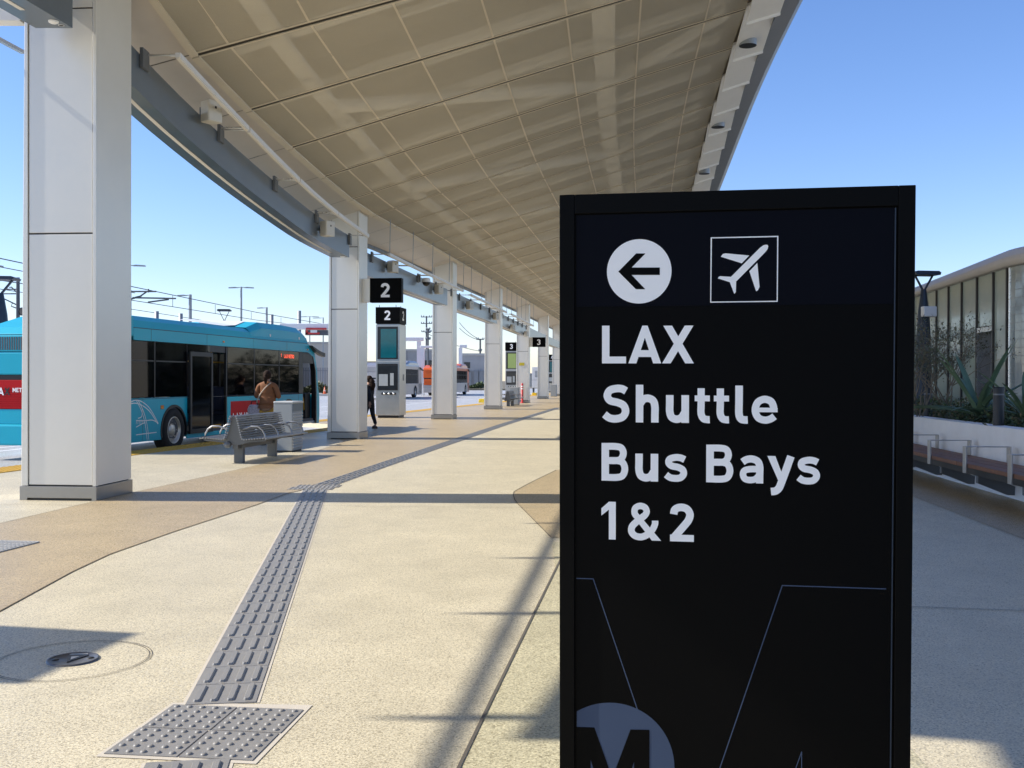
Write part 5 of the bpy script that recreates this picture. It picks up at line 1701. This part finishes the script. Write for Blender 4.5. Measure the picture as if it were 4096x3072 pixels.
for i in range(len(mt) - 1):
    a, c = mt[i], mt[i + 1]
    isdoor = abs(a - dta) < .05
    z0 = 2.62 if isdoor else .3
    b = MB()
    b.add([fpt(a + .03, 0, z0), fpt(c - .03, 0, z0), fpt(c - .03, 0, ZT(c)), fpt(a + .03, 0, ZT(a)), fpt(a + .03, -.03, z0), fpt(c - .03, -.03, z0), fpt(c - .03, -.03, ZT(c)), fpt(a + .03, -.03, ZT(a))],
          [(0, 1, 2, 3), (4, 7, 6, 5), (0, 4, 5, 1), (1, 5, 6, 2), (2, 6, 7, 3), (3, 7, 4, 0)])
    b.build('window', M_GLASSB, bld)
    if isdoor:
        b = MB()
        bar = lambda t0, t1, z0, z1, o0, o1: b.add([fpt(t0, o0, z0), fpt(t1, o0, z0), fpt(t1, o0, z1), fpt(t0, o0, z1), fpt(t0, o1, z0), fpt(t1, o1, z0), fpt(t1, o1, z1), fpt(t0, o1, z1)], [(0, 1, 2, 3), (4, 7, 6, 5), (0, 4, 5, 1), (1, 5, 6, 2), (2, 6, 7, 3), (3, 7, 4, 0)])
        bar(a + .06, c - .06, .3, 2.50, -.28, -.24)
        dr = b.build('door', M_DOOR, bld)
        b = MB(); bar(a + .03, c - .03, 2.501, 2.60, -.05, .03); bar(a + .03, a + .058, .3, 2.5, -.28, .03); bar(c - .058, c - .03, .3, 2.5, -.28, .03)
        b.build('frame', M_ALU, dr)
        b = MB(); bar(a + .14, a + .26, 1.18, 1.21, -.22, -.19); bar(a + .16, a + .20, 1.12, 1.26, -.239, -.221)
        b.build('handle', M_ALU, dr)
        b = MB(); bar(c - .42, c - .28, 1.22, 1.40, -.239, -.21)
        b.build('card_reader', M_BLACK, dr)
b = MB()
for t in mt[:-1]:
    M_ = [fpt(t - .025, .04, .3), fpt(t + .025, .04, .3), fpt(t + .025, -.05, .3), fpt(t - .025, -.05, .3)]
    b.add(M_ + [p + Vector((0, 0, ZT(t) - .3)) for p in M_], [(0, 1, 5, 4), (1, 2, 6, 5), (2, 3, 7, 6), (3, 0, 4, 7), (4, 5, 6, 7)])
b.build('mullion', M_MULL, bld)
# the curved fritted corner nearest to us
cc_ = FA - fn * 2.2 - fd * .02
arc = []
for k in range(15):
    a = RAD(90) * k / 14
    arc.append(cc_ + fn * (2.2 * math.cos(a)) - fd * (2.2 * math.sin(a)))
arc += [arc[-1] - fn * q for q in (2, 4, 7)]
for k in range(len(arc) - 1):
    p, q = arc[k], arc[k + 1]
    b = MB()
    b.add([(p.x, p.y, .3), (q.x, q.y, .3), (q.x, q.y, 3.69), (p.x, p.y, 3.69)], [(0, 1, 2, 3)])
    b.build('window', M_FRIT, bld)
b = MB()
for k in (0, 7, 14):
    p = arc[k]
    b.tube([(p.x, p.y, .3), (p.x, p.y, 3.69)], .03, 6)
b.build('mullion', M_ALU, bld)
# frit rings: rows of fine bars across the curved glass
b = MB()
for z in [1.0 + .16 * i for i in range(17)]:
    for k in range(len(arc) - 1):
        p, q = arc[k], arc[k + 1]
        o = ((p - cc_).normalized() * .006)
        b.add([(p.x + o.x, p.y + o.y, z), (q.x + o.x, q.y + o.y, z), (q.x + o.x, q.y + o.y, z + .012), (p.x + o.x, p.y + o.y, z + .012)], [(0, 1, 2, 3)])
b.build('frit_band', M_BIN, bld)
# roof with a rounded edge
prof = [(-.06, 3.695), (.10, 3.695), (.13, 3.71), (.14, 3.88), (.135, 3.885), (.10, 3.97), (.02, 4.03), (-.25, 4.07), (-7.0, 4.10)]
b = MB()
rows = []
ts = [FLEN, 26, 18, 12, 7, 3.5, 0]
for t in ts:
    rows.append([fpt(t, o, z - (.006 if z < 3.8 else .018 if t < 8 else 0) * max(0, min(t, 12)) - (.07 if z > 3.8 and t >= 8 else 0)) for o, z in prof])
for k in range(1, 15):
    a = RAD(90) * k / 14
    dr_ = fn * math.cos(a) - fd * math.sin(a)
    row = []
    for o, z in prof:
        rr_ = max(.02, 2.2 + o)
        p = cc_ + dr_ * rr_
        row.append(Vector((p.x, p.y, z)))
    rows.append(row)
end = []
rows.append([p - Vector((fn.x, fn.y, 0)) * 8 for p in rows[-1]])
n = len(prof)
b.add([p for r in rows for p in r], [(i * n + q, i * n + q + 1, i * n + n + q + 1, i * n + n + q) for i in range(len(rows) - 1) for q in range(n - 1)], 0, True)
b.build('roof', M_ROOFB, bld)
b = MB()
b.add([fpt(0, -.5, .3), fpt(FLEN, -.5, .3), fpt(FLEN, -.5, 3.7), fpt(0, -.5, 3.7)], [(0, 1, 2, 3)])
b.build('inner_wall', M_BEIGEW, bld)

# tall lamp at the planter and its kin
def y_lamp(label, loc, H=3.8, box=False, s=1.0):
    rt = thing('lamp_post', label, 'lamp post', loc, RAD(8), 'navy lamp posts with a forked head')
    hb = H * .90
    MB().lathe([(.17 * s, 0), (.165 * s, hb * .4), (.15 * s, hb * .7), (.115 * s, hb * .86), (.055 * s, hb)], 14).build('post', M_NAVYPOST, rt)
    for sx in (-1, 1):
        b = MB()
        bar3(b, Vector((0, 0, hb - .05)), Vector((sx * .21 * s, 0, H - .07)), .05 * s, .05 * s)
        b.build('fork', M_NAVYPOST, rt)
    MB().prism([(-.27 * s, 0), (.27 * s, 0), (.29 * s, .05), (.24 * s, .085), (-.24 * s, .085), (-.29 * s, .05)], -.2 * s, .2 * s, 'y', M=Matrix.Translation((0, 0, H - .085))).build('lamp_head', M_NAVYPOST, rt)
    if box:
        bx = MB().box(-.14, .16, -.26, -.12, 2.84, 3.06).build('control_box', M_WHITEP, rt, .02)
    return rt
lp = at(3693, 1560, 22)
y_lamp('navy forked lamp post with a white box rising from the planter', (lp.x, 22, .8 - .8), 3.82, True)
lp = at(897, 1500, 44)
y_lamp('distant navy forked lamp post behind the blue bus roof', (lp.x, 44, -.15), 4.6)
lp = at(1, 1500, 27)
y_lamp('navy forked lamp post cut by the left border behind the bus', (lp.x, 27, -.15), 4.3, s=1.5)

# bollard lights in the planter
for px, py, d, lab in ((3995, 1548, 13.9, 'black bollard light beside the agave in the planter'), (3713, 1553, 18.2, 'farther black bollard light below the lamp post')):
    p = at(px, py, d)
    rt = thing('bollard_light', lab, 'bollard light', (p.x, d, .80), 0, 'black bollard lights in the planter')
    hh = p.z - .80
    MB().lathe([(.072, 0), (.072, hh - .02), (.068, hh), (.0001, hh)], 18).build('post', M_BLACK, rt)
    MB().lathe([(.074, hh - .11), (.074, hh - .09)], 18).build('ring', M_FASCIA, rt)

# agaves
def agave(label, loc, n, ln, seed):
    rnd = random.Random(seed)
    rt = thing('agave', label, 'agave', loc)
    for i in range(n):
        az = 2 * math.pi * i / n + rnd.uniform(-.25, .25)
        el = rnd.uniform(.25, 1.25)
        L_n = ln * rnd.uniform(.75, 1.1)
        wv = .055 * rnd.uniform(.8, 1.1) * ln / .9
        pts = []
        for k in range(7):
            t = k / 6
            r = L_n * t * math.cos(el) * (1 + .15 * t)
            z = L_n * t * math.sin(el) - .28 * L_n * t * t * math.cos(el)
            pts.append((Vector((math.cos(az) * r, math.sin(az) * r, z)), wv * (1 - t) ** .6 * (.7 + .6 * t) if k < 6 else .002))
        b = MB()
        sd = Vector((-math.sin(az), math.cos(az), 0))
        vs = []
        for p, w_ in pts:
            vs += [p - sd * w_, p + Vector((0, 0, -w_ * .55)), p + sd * w_, p + Vector((0, 0, -w_ * .2))]
        b.add(vs, [(4 * k + q, 4 * k + (q + 1) % 4, 4 * k + 4 + (q + 1) % 4, 4 * k + 4 + q) for k in range(6) for q in range(4)])
        b.build('leaf', M_AGAVE, rt)
    return rt
p = at(3915, 1600, 15.6)
agave('agave with long pointed leaves left of the nearer bollard light', (p.x, 15.6, .98), 15, 1.3, 3)
p = at(4105, 1600, 14.5)
agave('agave with upright leaves right of the nearer bollard light', (p.x, 14.5, .98), 14, 1.1, 8)

# ground cover: one mass of leaves
def leaf_mass(name, m, pts, size, seed, kind='stuff'):
    rnd = random.Random(seed)
    b = MB()
    for (x, y_, z) in pts:
        a, t = rnd.uniform(0, 6.28), rnd.uniform(-.9, .9)
        s_ = size * rnd.uniform(.5, 1.3)
        d = Vector((math.cos(a) * math.cos(t), math.sin(a) * math.cos(t), math.sin(t) + .3)) * s_
        w_ = Vector((-math.sin(a), math.cos(a), rnd.uniform(-.5, .5))) * s_ * .28
        p = Vector((x, y_, z))
        b.add([p, p + d * .5 + w_, p + d, p + d * .5 - w_], [(0, 1, 2, 3)])
    return b
rnd = random.Random(5)
P1, P2, P3 = [], [], []
for _ in range(620):
    y_ = rnd.uniform(9, 30); x = wx(y_) + .50 + abs(rnd.gauss(0, .9)); h_ = rnd.uniform(.12, .40) * (1 if x - wx(y_) > .45 else .55)
    r_ = rnd.uniform(.10, .24)
    dst = rnd.choice((P1, P1, P2, P2, P3))
    for _ in range(46):
        u = rnd.gauss(0, 1) * r_ * .7
        v = rnd.gauss(0, 1) * r_ * .7
        dst.append((x + u, y_ + v, .80 + rnd.random() * h_))
for P_, m, nm in ((P1, M_LEAF, 'groundcover'), (P2, M_LEAF2, 'groundcover'), (P3, M_DRY, 'dry_groundcover')):
    tag(leaf_mass(nm, m, P_, .07, 11).build(nm, m), kind='stuff')

# airy shrub against the glass
def airy_shrub(label, loc, H, spread, seed, m):
    rnd = random.Random(seed)
    rt = thing('shrub', label, 'shrub', loc)
    b, pts = MB(), []
    def grow(p, d, L, r, lvl):
        q = p + d * L
        mid = p + d * L * .5 + Vector((rnd.uniform(-.05, .05), rnd.uniform(-.05, .05), 0)) * L
        b.tube([p, mid, q], [r, r * .8, r * .6], 4, caps=False)
        if lvl >= 2:
            for _ in range(5):
                t = rnd.random()
                pts.append(p.lerp(q, t) + Vector((rnd.gauss(0, .06), rnd.gauss(0, .06), rnd.gauss(0, .05))))
        if lvl < 4:
            for _ in range(rnd.choice((2, 3, 3))):
                nd = (d + Vector((rnd.gauss(0, .38), rnd.gauss(0, .38), rnd.gauss(.05, .2)))).normalized()
                grow(q, nd, L * rnd.uniform(.6, .82), r * .6, lvl + 1)
    for _ in range(7):
        a = rnd.uniform(0, 6.28)
        grow(Vector((rnd.uniform(-.15, .15), rnd.uniform(-.15, .15), 0)), Vector((math.cos(a) * spread, math.sin(a) * spread, 1)).normalized(), H * .30, .016, 0)
    b.build('stem', M_BARK, rt)
    leaf_mass('foliage', m, [tuple(p) for p in pts], .045, seed).build('foliage', m, rt)
    return rt
p = at(3790, 1600, 18.6)
airy_shrub('airy fine-leaved shrub growing in front of the glass wall', (p.x, 18.6, .82), 2.15, .55, 21, M_LEAF3)
p = at(3655, 1600, 17.3)
airy_shrub('thin wispy shrub at the sign edge in the planter', (p.x, 17.3, .82), 1.5, .35, 33, M_LEAF3)

# planting farther along the right-hand walkway: behind the sign, mirrored in the bus windows
rnd = random.Random(77)
pts = []
for k in range(14):
    yy = 32 + 3.3 * k
    w_, h_ = rnd.uniform(1.2, 1.9), rnd.uniform(1.7, 3.2)
    cx0 = 8.2 + .19 * (yy - 30) + rnd.uniform(-.5, .5)
    for _ in range(800):
        a_, u, t = rnd.uniform(0, 6.28), rnd.random() ** .5, rnd.random()
        rr_ = w_ * u * (.55 + .6 * math.sin(math.pi * min(.95, t + .15)))
        pts.append((cx0 + rr_ * math.cos(a_), yy + rr_ * math.sin(a_), .15 + h_ * t * (1 - .25 * u)))
rt = thing('hedge', 'leafy dark hedge farther along the walkway, mirrored in the bus windows', 'hedge', (0, 0, 0))
leaf_mass('foliage', M_LEAF, pts, .28, 9).build('foliage', M_LEAF, rt)
b = MB()
for k in range(14):
    b.tube([(8.2 + .19 * (2 + 3.3 * k), 32 + 3.3 * k, 0), (8.25 + .19 * (2 + 3.3 * k), 32 + 3.3 * k, 1.4)], .06, 6)
b.build('stem', M_BARK, rt)

# ------------------------------------------------------------------ distance: poles, wires, gantries, buildings
def head(b, c, sx, L=.75):
    b.prism([(0, 0), (sx * L, -.03), (sx * L, .06), (sx * L * .3, .10), (0, .06)], -.14, .14, 'y', M=Matrix.Translation(c))
def street_light(label, px, ytop, d, heads, ybase=None, w=.11, L=.8, group='tall street lights behind the bus'):
    p = at(px, ytop, d)
    rt = thing('street_light', label, 'street light', (p.x, d, -.15), 0, group)
    H = p.z + .15
    MB().lathe([(w * 1.2, 0), (w * .8, H)], 10).build('pole', M_POLEG, rt)
    for sx in heads:
        b = MB()
        b.box(min(0, sx * .3), max(0, sx * .3), -.03, .03, H - .10, H - .04)
        head(b, Vector((sx * .3, 0, H - .12)), sx, L)
        b.build('lamp_head', M_POLEG, rt)
    return rt
street_light('tall street light with two heads behind the bus roof', 965, 1147, 95, (-1, 1), L=.85)
street_light('single-headed street light left of the two-headed one', 761, 1178, 90, (-1,), w=.17)
street_light('street light with its head peeping out right of the near column', 515, 1058, 75, (1, -1), L=.9)
street_light('street light whose head shows at the left border above the wires', -60, 1059, 70, (1,), L=.9)
street_light('single-headed street light right of the two-headed one', 1067, 1229, 120, (-1,), w=.15)
street_light('small far two-headed street light left of the 2 column', 1239, 1265, 170, (-1, 1), L=1.2)
street_light('small far single-headed street light beside the 2 column', 1293, 1270, 170, (-1,), L=1.4)
for px, yt, d, lab in ((1197, 1243, 110, 'thick grey pole just left of the 2 column'), (1087, 1258, 115, 'short grey pole behind the bus fairing'), (723, 1254, 100, 'stubby grey pole above the bus roof'),
                       (627, 1245, 98, 'stubby pole with a bracket above the bus roof, left')):
    p = at(px, yt, d)
    rt = thing('pole', lab, 'pole', (p.x, d, -.15), 0, 'plain grey poles behind the bus')
    MB().lathe([(.22, 0), (.20, p.z + .15), (.0001, p.z + .16)], 10).build('shaft', M_POLEG, rt)

def wire(label, pts, r, sag=0.0):
    b = MB()
    P = []
    for a, c in zip(pts, pts[1:]):
        for k in range(6):
            t = k / 6
            q = a.lerp(c, t); q.z -= sag * 4 * t * (1 - t)
            P.append(q)
    P.append(pts[-1])
    b.tube(P, r, 5)
    return tag(b.build('overhead_wire', M_POLED), label, 'wire', 'overhead wires behind the bus')
W1 = [at(-40, 1025, 48), at(540, 1149, 62), at(1024, 1249, 88), at(1300, 1297, 112)]
W2 = [at(-40, 1115, 48), at(540, 1203, 62), at(1024, 1280, 88), at(1300, 1312, 112)]
W3 = [at(-40, 1150, 75), at(540, 1239, 95), at(850, 1287, 120)]
wire('highest overhead wire descending behind the bus roof', W1, .028)
wire('second overhead wire, below the highest one', W2, .024)
wire('lowest overhead wire just above the bus roof', W3, .03)
wire('overhead wire crossing left of the near column', [at(-40, 1060, 42), at(540, 1172, 60)], .02)
for px, ya, yb, d, dl in ((691, 1182, 1226, 69, 'leftmost dropper between the wires, by the cantilever arm tip'), (861, 1218, 1253, 78, 'dropper between the wires, left of the forked lamp'),
                          (1005, 1248, 1277, 88, 'dropper between the wires, right of the two-headed street light'), (1124, 1270, 1293, 97, 'rightmost dropper between the wires, by the short grey pole')):
    p, q = at(px, ya, d), at(px, yb, d)
    tag(MB().tube([p, q], .02, 5).build('dropper_wire', M_POLED), dl, 'wire', 'droppers between the overhead wires')
# catenary mast by the left border, and cantilever arms reaching right of the column
p = at(72, 1110, 52)
rt = thing('catenary_mast', 'slim catenary mast with cantilever arms left of the near column', 'mast', (p.x, 52, -.15))
MB().lathe([(.12, 0), (.09, p.z + .15)], 8).build('pole', M_POLED, rt)
def arm(pts, r=.035):
    o = Vector((p.x, 52, -.15))
    return MB().tube([at(*q, 52) - o for q in pts], r, 5).build('cantilever_arm', M_POLED, rt)
for pts in ([(72, 1157), (25, 1157)], [(72, 1175), (45, 1148), (38, 1150)], [(72, 1222), (18, 1196)], [(72, 1235), (45, 1225), (50, 1210)], [(72, 1175), (16, 1175)]):
    arm(pts)
p = at(520, 1160, 62)
rt = thing('catenary_mast', 'catenary mast hidden by the near column, cantilever arms showing right', 'mast', (p.x, 62, -.15))
MB().lathe([(.12, 0), (.09, p.z + .15)], 8).build('pole', M_POLED, rt)
o62 = Vector((p.x, 62, -.15))
for pts in ([(520, 1166), (625, 1166)], [(520, 1198), (560, 1186), (590, 1165)], [(530, 1191), (704, 1194)], [(592, 1209), (675, 1198)], [(540, 1190), (566, 1184)], [(594, 1156), (594, 1170)]):
    MB().tube([at(*q, 62) - o62 for q in pts], .05, 5).build('cantilever_arm', M_POLED, rt)

# overhead charging gantries
def gantry(label, x0p, x1p, yp, d, hpx, charger=None, posts=()):
    a, c = at(x0p, yp, d), at(x1p, yp, d)
    hh = hpx / FPX * d
    rt = thing('charging_gantry', label, 'gantry', (a.x, d, -.15), 0, 'white overhead charging gantries')
    MB().box(0, c.x - a.x, -.25, .25, a.z + .15, a.z + .15 + hh).build('arm', M_WHITEP, rt, .04)
    for px in posts:
        q = at(px, yp, d)
        MB().box(q.x - a.x - .2, q.x - a.x + .2, -.2, .2, 0, a.z + .149).build('post', M_WHITEP, rt)
    if charger:
        q0, q1 = at(charger[0], charger[2], d), at(charger[1], charger[3], d)
        ch = MB().box(q0.x - a.x, q1.x - a.x, -.3, .3, q1.z + .15, q0.z + .15 - .08).build('charger_frame', M_POLED, rt)
        b = MB()
        w_ = (q1.x - q0.x)
        for k in range(2):
            zz = q1.z + .15 + (.05 if k else .38)
            b.box(q0.x - a.x + .06, q1.x - a.x - .05 - .5 * k, -.36, -.305, zz, zz + .14)
        b.box(q0.x - a.x + .05, q0.x - a.x + .2, -.36, -.305, q1.z + .18, q0.z + .05)
        b.build('charger_rail', M_REDP, rt)
        MB().box(q0.x - a.x + w_ * .25, q0.x - a.x + w_ * .55, -.40, -.361, q1.z + .32, q1.z + .5).build('contactor', M_BUSWHITE, rt)
    return rt
gantry('white charging gantry arm with red charger, left of the 2 column', 1120, 1316, 1318, 75, 24, (1224, 1312, 1316, 1341), (1120,))
gantry('white charging gantry arm past the bay 2 pylon', 1560, 1694, 1364, 105, 15, None, (1676, 1575))
gantry('nearer white gantry frame beside the third column', 1681, 1760, 1392, 100, 9, None, (1690, 1752))
gantry('far white gantry arm between third and fourth columns', 1838, 1868, 1391, 118, 12, None, (1842,))

def utility_pole(label, px, ytop, ybot, d, arms):
    p = at(px, ytop, d)
    rt = thing('utility_pole', label, 'utility pole', (p.x, d, -.15), 0, 'wooden utility poles in the distance')
    H = p.z + .15
    MB().lathe([(.2, 0), (.14, H)], 8).build('pole', M_POLED, rt)
    for ya, half in arms:
        z = at(px, ya, d).z + .15
        hw = half / FPX * d
        MB().box(-hw, hw, -.06, .06, z - .07, z + .07).build('cross_arm', M_POLED, rt)
        b = MB()
        for sx in (-1, -.55, .55, 1):
            b.lathe([(.09, z + .07), (.11, z + .22), (.04, z + .36)], 6, Matrix.Translation((sx * hw * .95, 0, 0)))
        b.build('insulator', M_POLEG, rt)
    return rt
utility_pole('tall utility pole with three cross-arms left of the third column', 1706, 1264, 1400, 190, ((1268, 22), (1294, 22), (1327, 20)))
utility_pole('shorter utility pole with small cross-arms beside the taller one', 1712, 1314, 1400, 170, ((1318, 8), (1330, 10), (1357, 10)))
utility_pole('utility pole between the third and fourth columns', 1921, 1355, 1560, 175, ((1358, 15), (1404, 6)))
for a, c, lab in (((1837, 1290), (1921, 1358), 'slack power line running to the pole past the third column'), ((1837, 1312), (1921, 1360), 'lower slack power line running to the same pole'), ((1700, 1330), (1921, 1405), 'lowest power line past the third column')):
    wire(lab, [at(*a, 175), at(*c, 175)], .045, .4)

def block(label, px0, px1, ytop, ybot, d, m, deep=14, parapet=True, pil=(), windows=()):
    a, c = at(px0, ytop, d), at(px1, ytop, d)
    rt = thing('warehouse', label, 'building', (a.x, d, -.15))
    H, Wd = a.z + .15, c.x - a.x
    MB().box(0, Wd, 0, deep, 0, H).build('wall', m, rt)
    MB().box(-.1, Wd + .1, -.12, deep + .1, H + .001, H + .35).build('parapet', M_KERB, rt)
    for px in pil:
        q = at(px, ytop, d).x - a.x
        MB().box(q - .35, q + .35, -.35, -.002, 0, H * .55).build('pilaster', M_FENCE, rt)
    for k in range(int(Wd / 6)):
        MB().box(3 + 6 * k, 3.12 + 6 * k, -.05, -.002, 0, H).build('panel_joint', M_FENCE, rt)
    for (x0_, x1_, z0_, z1_) in windows:
        MB().box(Wd * x0_, Wd * x1_, -.06, -.002, H * z0_, H * z1_).build('window', M_DARKSCR, rt)
    return rt
block('grey concrete warehouse between the third and fourth columns', 1842, 1938, 1422, 1556, 165, M_CONCW, pil=(1877, 1905, 1926), windows=((.15, .4, .62, .8),))
block('long low grey building behind the orange bus', 1560, 1800, 1404, 1560, 185, M_CONCW, windows=((.1, .25, .5, .75), (.55, .75, .5, .75)))
block('pale beige building beyond the bus front', 1000, 1330, 1374, 1530, 200, M_BEIGEW)
block('pale low building far beyond the sixth column', 2095, 2330, 1500, 1560, 210, M_BEIGEW)
block('grey block far behind, left of the near column', -260, 300, 1440, 1560, 210, M_CONCW)

block('long pale hall closing the far end of the walkway behind the sign', 2360, 3300, 1452, 1560, 215, M_BEIGEW, windows=((.1, .2, .3, .8), (.3, .4, .3, .8), (.6, .7, .3, .8)))
# picket fence, hedge and verge behind the bus front
fn_ = thing('fence', 'grey vertical-bar fence behind the bus front', 'fence', (at(900, 1500, 120).x, 120, -.15))
x0_ = at(900, 1500, 120).x
Lf = at(1840, 1500, 120).x - x0_
me = MB().box(-.05, .05, -.02, .02, 0, 2.9).mesh('picket', M_FENCE)
for k in range(int(Lf / .17 / 2)):
    if k < 290:
        link('picket', me, fn_, loc=(k * .2, 0, 0))
MB().box(0, Lf * .9, .021, .06, .3, .38).box(0, Lf * .9, .021, .06, 2.5, 2.58).build('rail', M_FENCE, fn_)
def hedge(label, px0, px1, ytop, d, m, seed, depth=1.5, n=2200):
    a, c = at(px0, ytop, d), at(px1, ytop, d)
    rnd = random.Random(seed)
    pts = []
    for _ in range(n):
        x = rnd.random() * (c.x - a.x); t = rnd.random()
        h_ = (a.z + .15) * (.75 + .35 * math.sin(x * 1.7 + seed) * math.sin(x * .63))
        pts.append((x, rnd.random() * depth, abs(h_) * (t ** .6)))
    rt = thing('hedge', label, 'hedge', (a.x, d, -.15))
    leaf_mass('foliage', m, pts, .32, seed).build('foliage', m, rt)
    b = MB()
    for k in range(int((c.x - a.x) / .9)):
        b.tube([(k * .9 + .4, depth / 2, 0), (k * .9 + .4 + rnd.uniform(-.2, .2), depth / 2, (a.z + .15) * .7)], .03, 4)
    b.build('stem', M_BARK, rt)
    return rt
hedge('yellow-green grassy hedge beyond the bus front', 1130, 1320, 1538, 100, M_LEAF2, 2)
hedge('dark green shrubs at the foot of the grey warehouse', 1845, 1940, 1535, 150, M_LEAF, 3, n=1200)
hedge('low hedge far left behind the bus', -100, 120, 1500, 90, M_LEAF, 4, n=900)
vg = MB().box(at(1000, 1590, 96).x, at(1320, 1590, 96).x, 96, 104, -.15, .02).build('verge', M_KERB)
tag(vg, kind='structure')
vg = MB().box(at(1838, 1560, 145).x, at(2100, 1560, 145).x, 145, 158, -.15, .05).build('verge', M_EARTH)
tag(vg, kind='structure')
q = at(1299, 1535, 97)
rt = thing('traffic_cone', 'small orange traffic cone near the fence beyond the bus', 'cone', (q.x, 97, .02))
MB().lathe([(.16, .03), (.03, .72), (.0001, .73)], 12).build('body', M_BUSORANGE, rt)
MB().box(-.2, .2, -.2, .2, 0, .03).build('foot', M_BUSORANGE, rt)
MB().lathe([(.115, .28), (.075, .45)], 12).build('band', M_SIGNWHITE, rt)

# white lane lines on the road
lanes = [((-14.5, 10), (-10.2, 34)), ((-13.6, 10), (-9.6, 34)), ((-11, 40), (-4.5, 78)), ((-17, 10), (-9, 75))]
for a, c in lanes:
    d = (Vector(c) - Vector(a)).normalized(); nn = Vector((d.y, -d.x)) * .06
    A, C_ = Vector(a), Vector(c)
    MB().sheet([tuple(A - nn), tuple(A + nn), tuple(C_ + nn), tuple(C_ - nn)], -.146).build('lane_line', M_SIGNWHITE, rd)
MB().box(-9.5, -3, 80, 80.2, -.15, -.142).build('stop_line', M_SIGNWHITE, rd)
for k in range(9):
    b = MB().sheet([(-30, 40 + 7 * k), (-2, 40 + 7 * k), (-2, 40.05 + 7 * k), (-30, 40.05 + 7 * k)], -.1455)
    b.build('slab_joint', M_JOINT, rd)
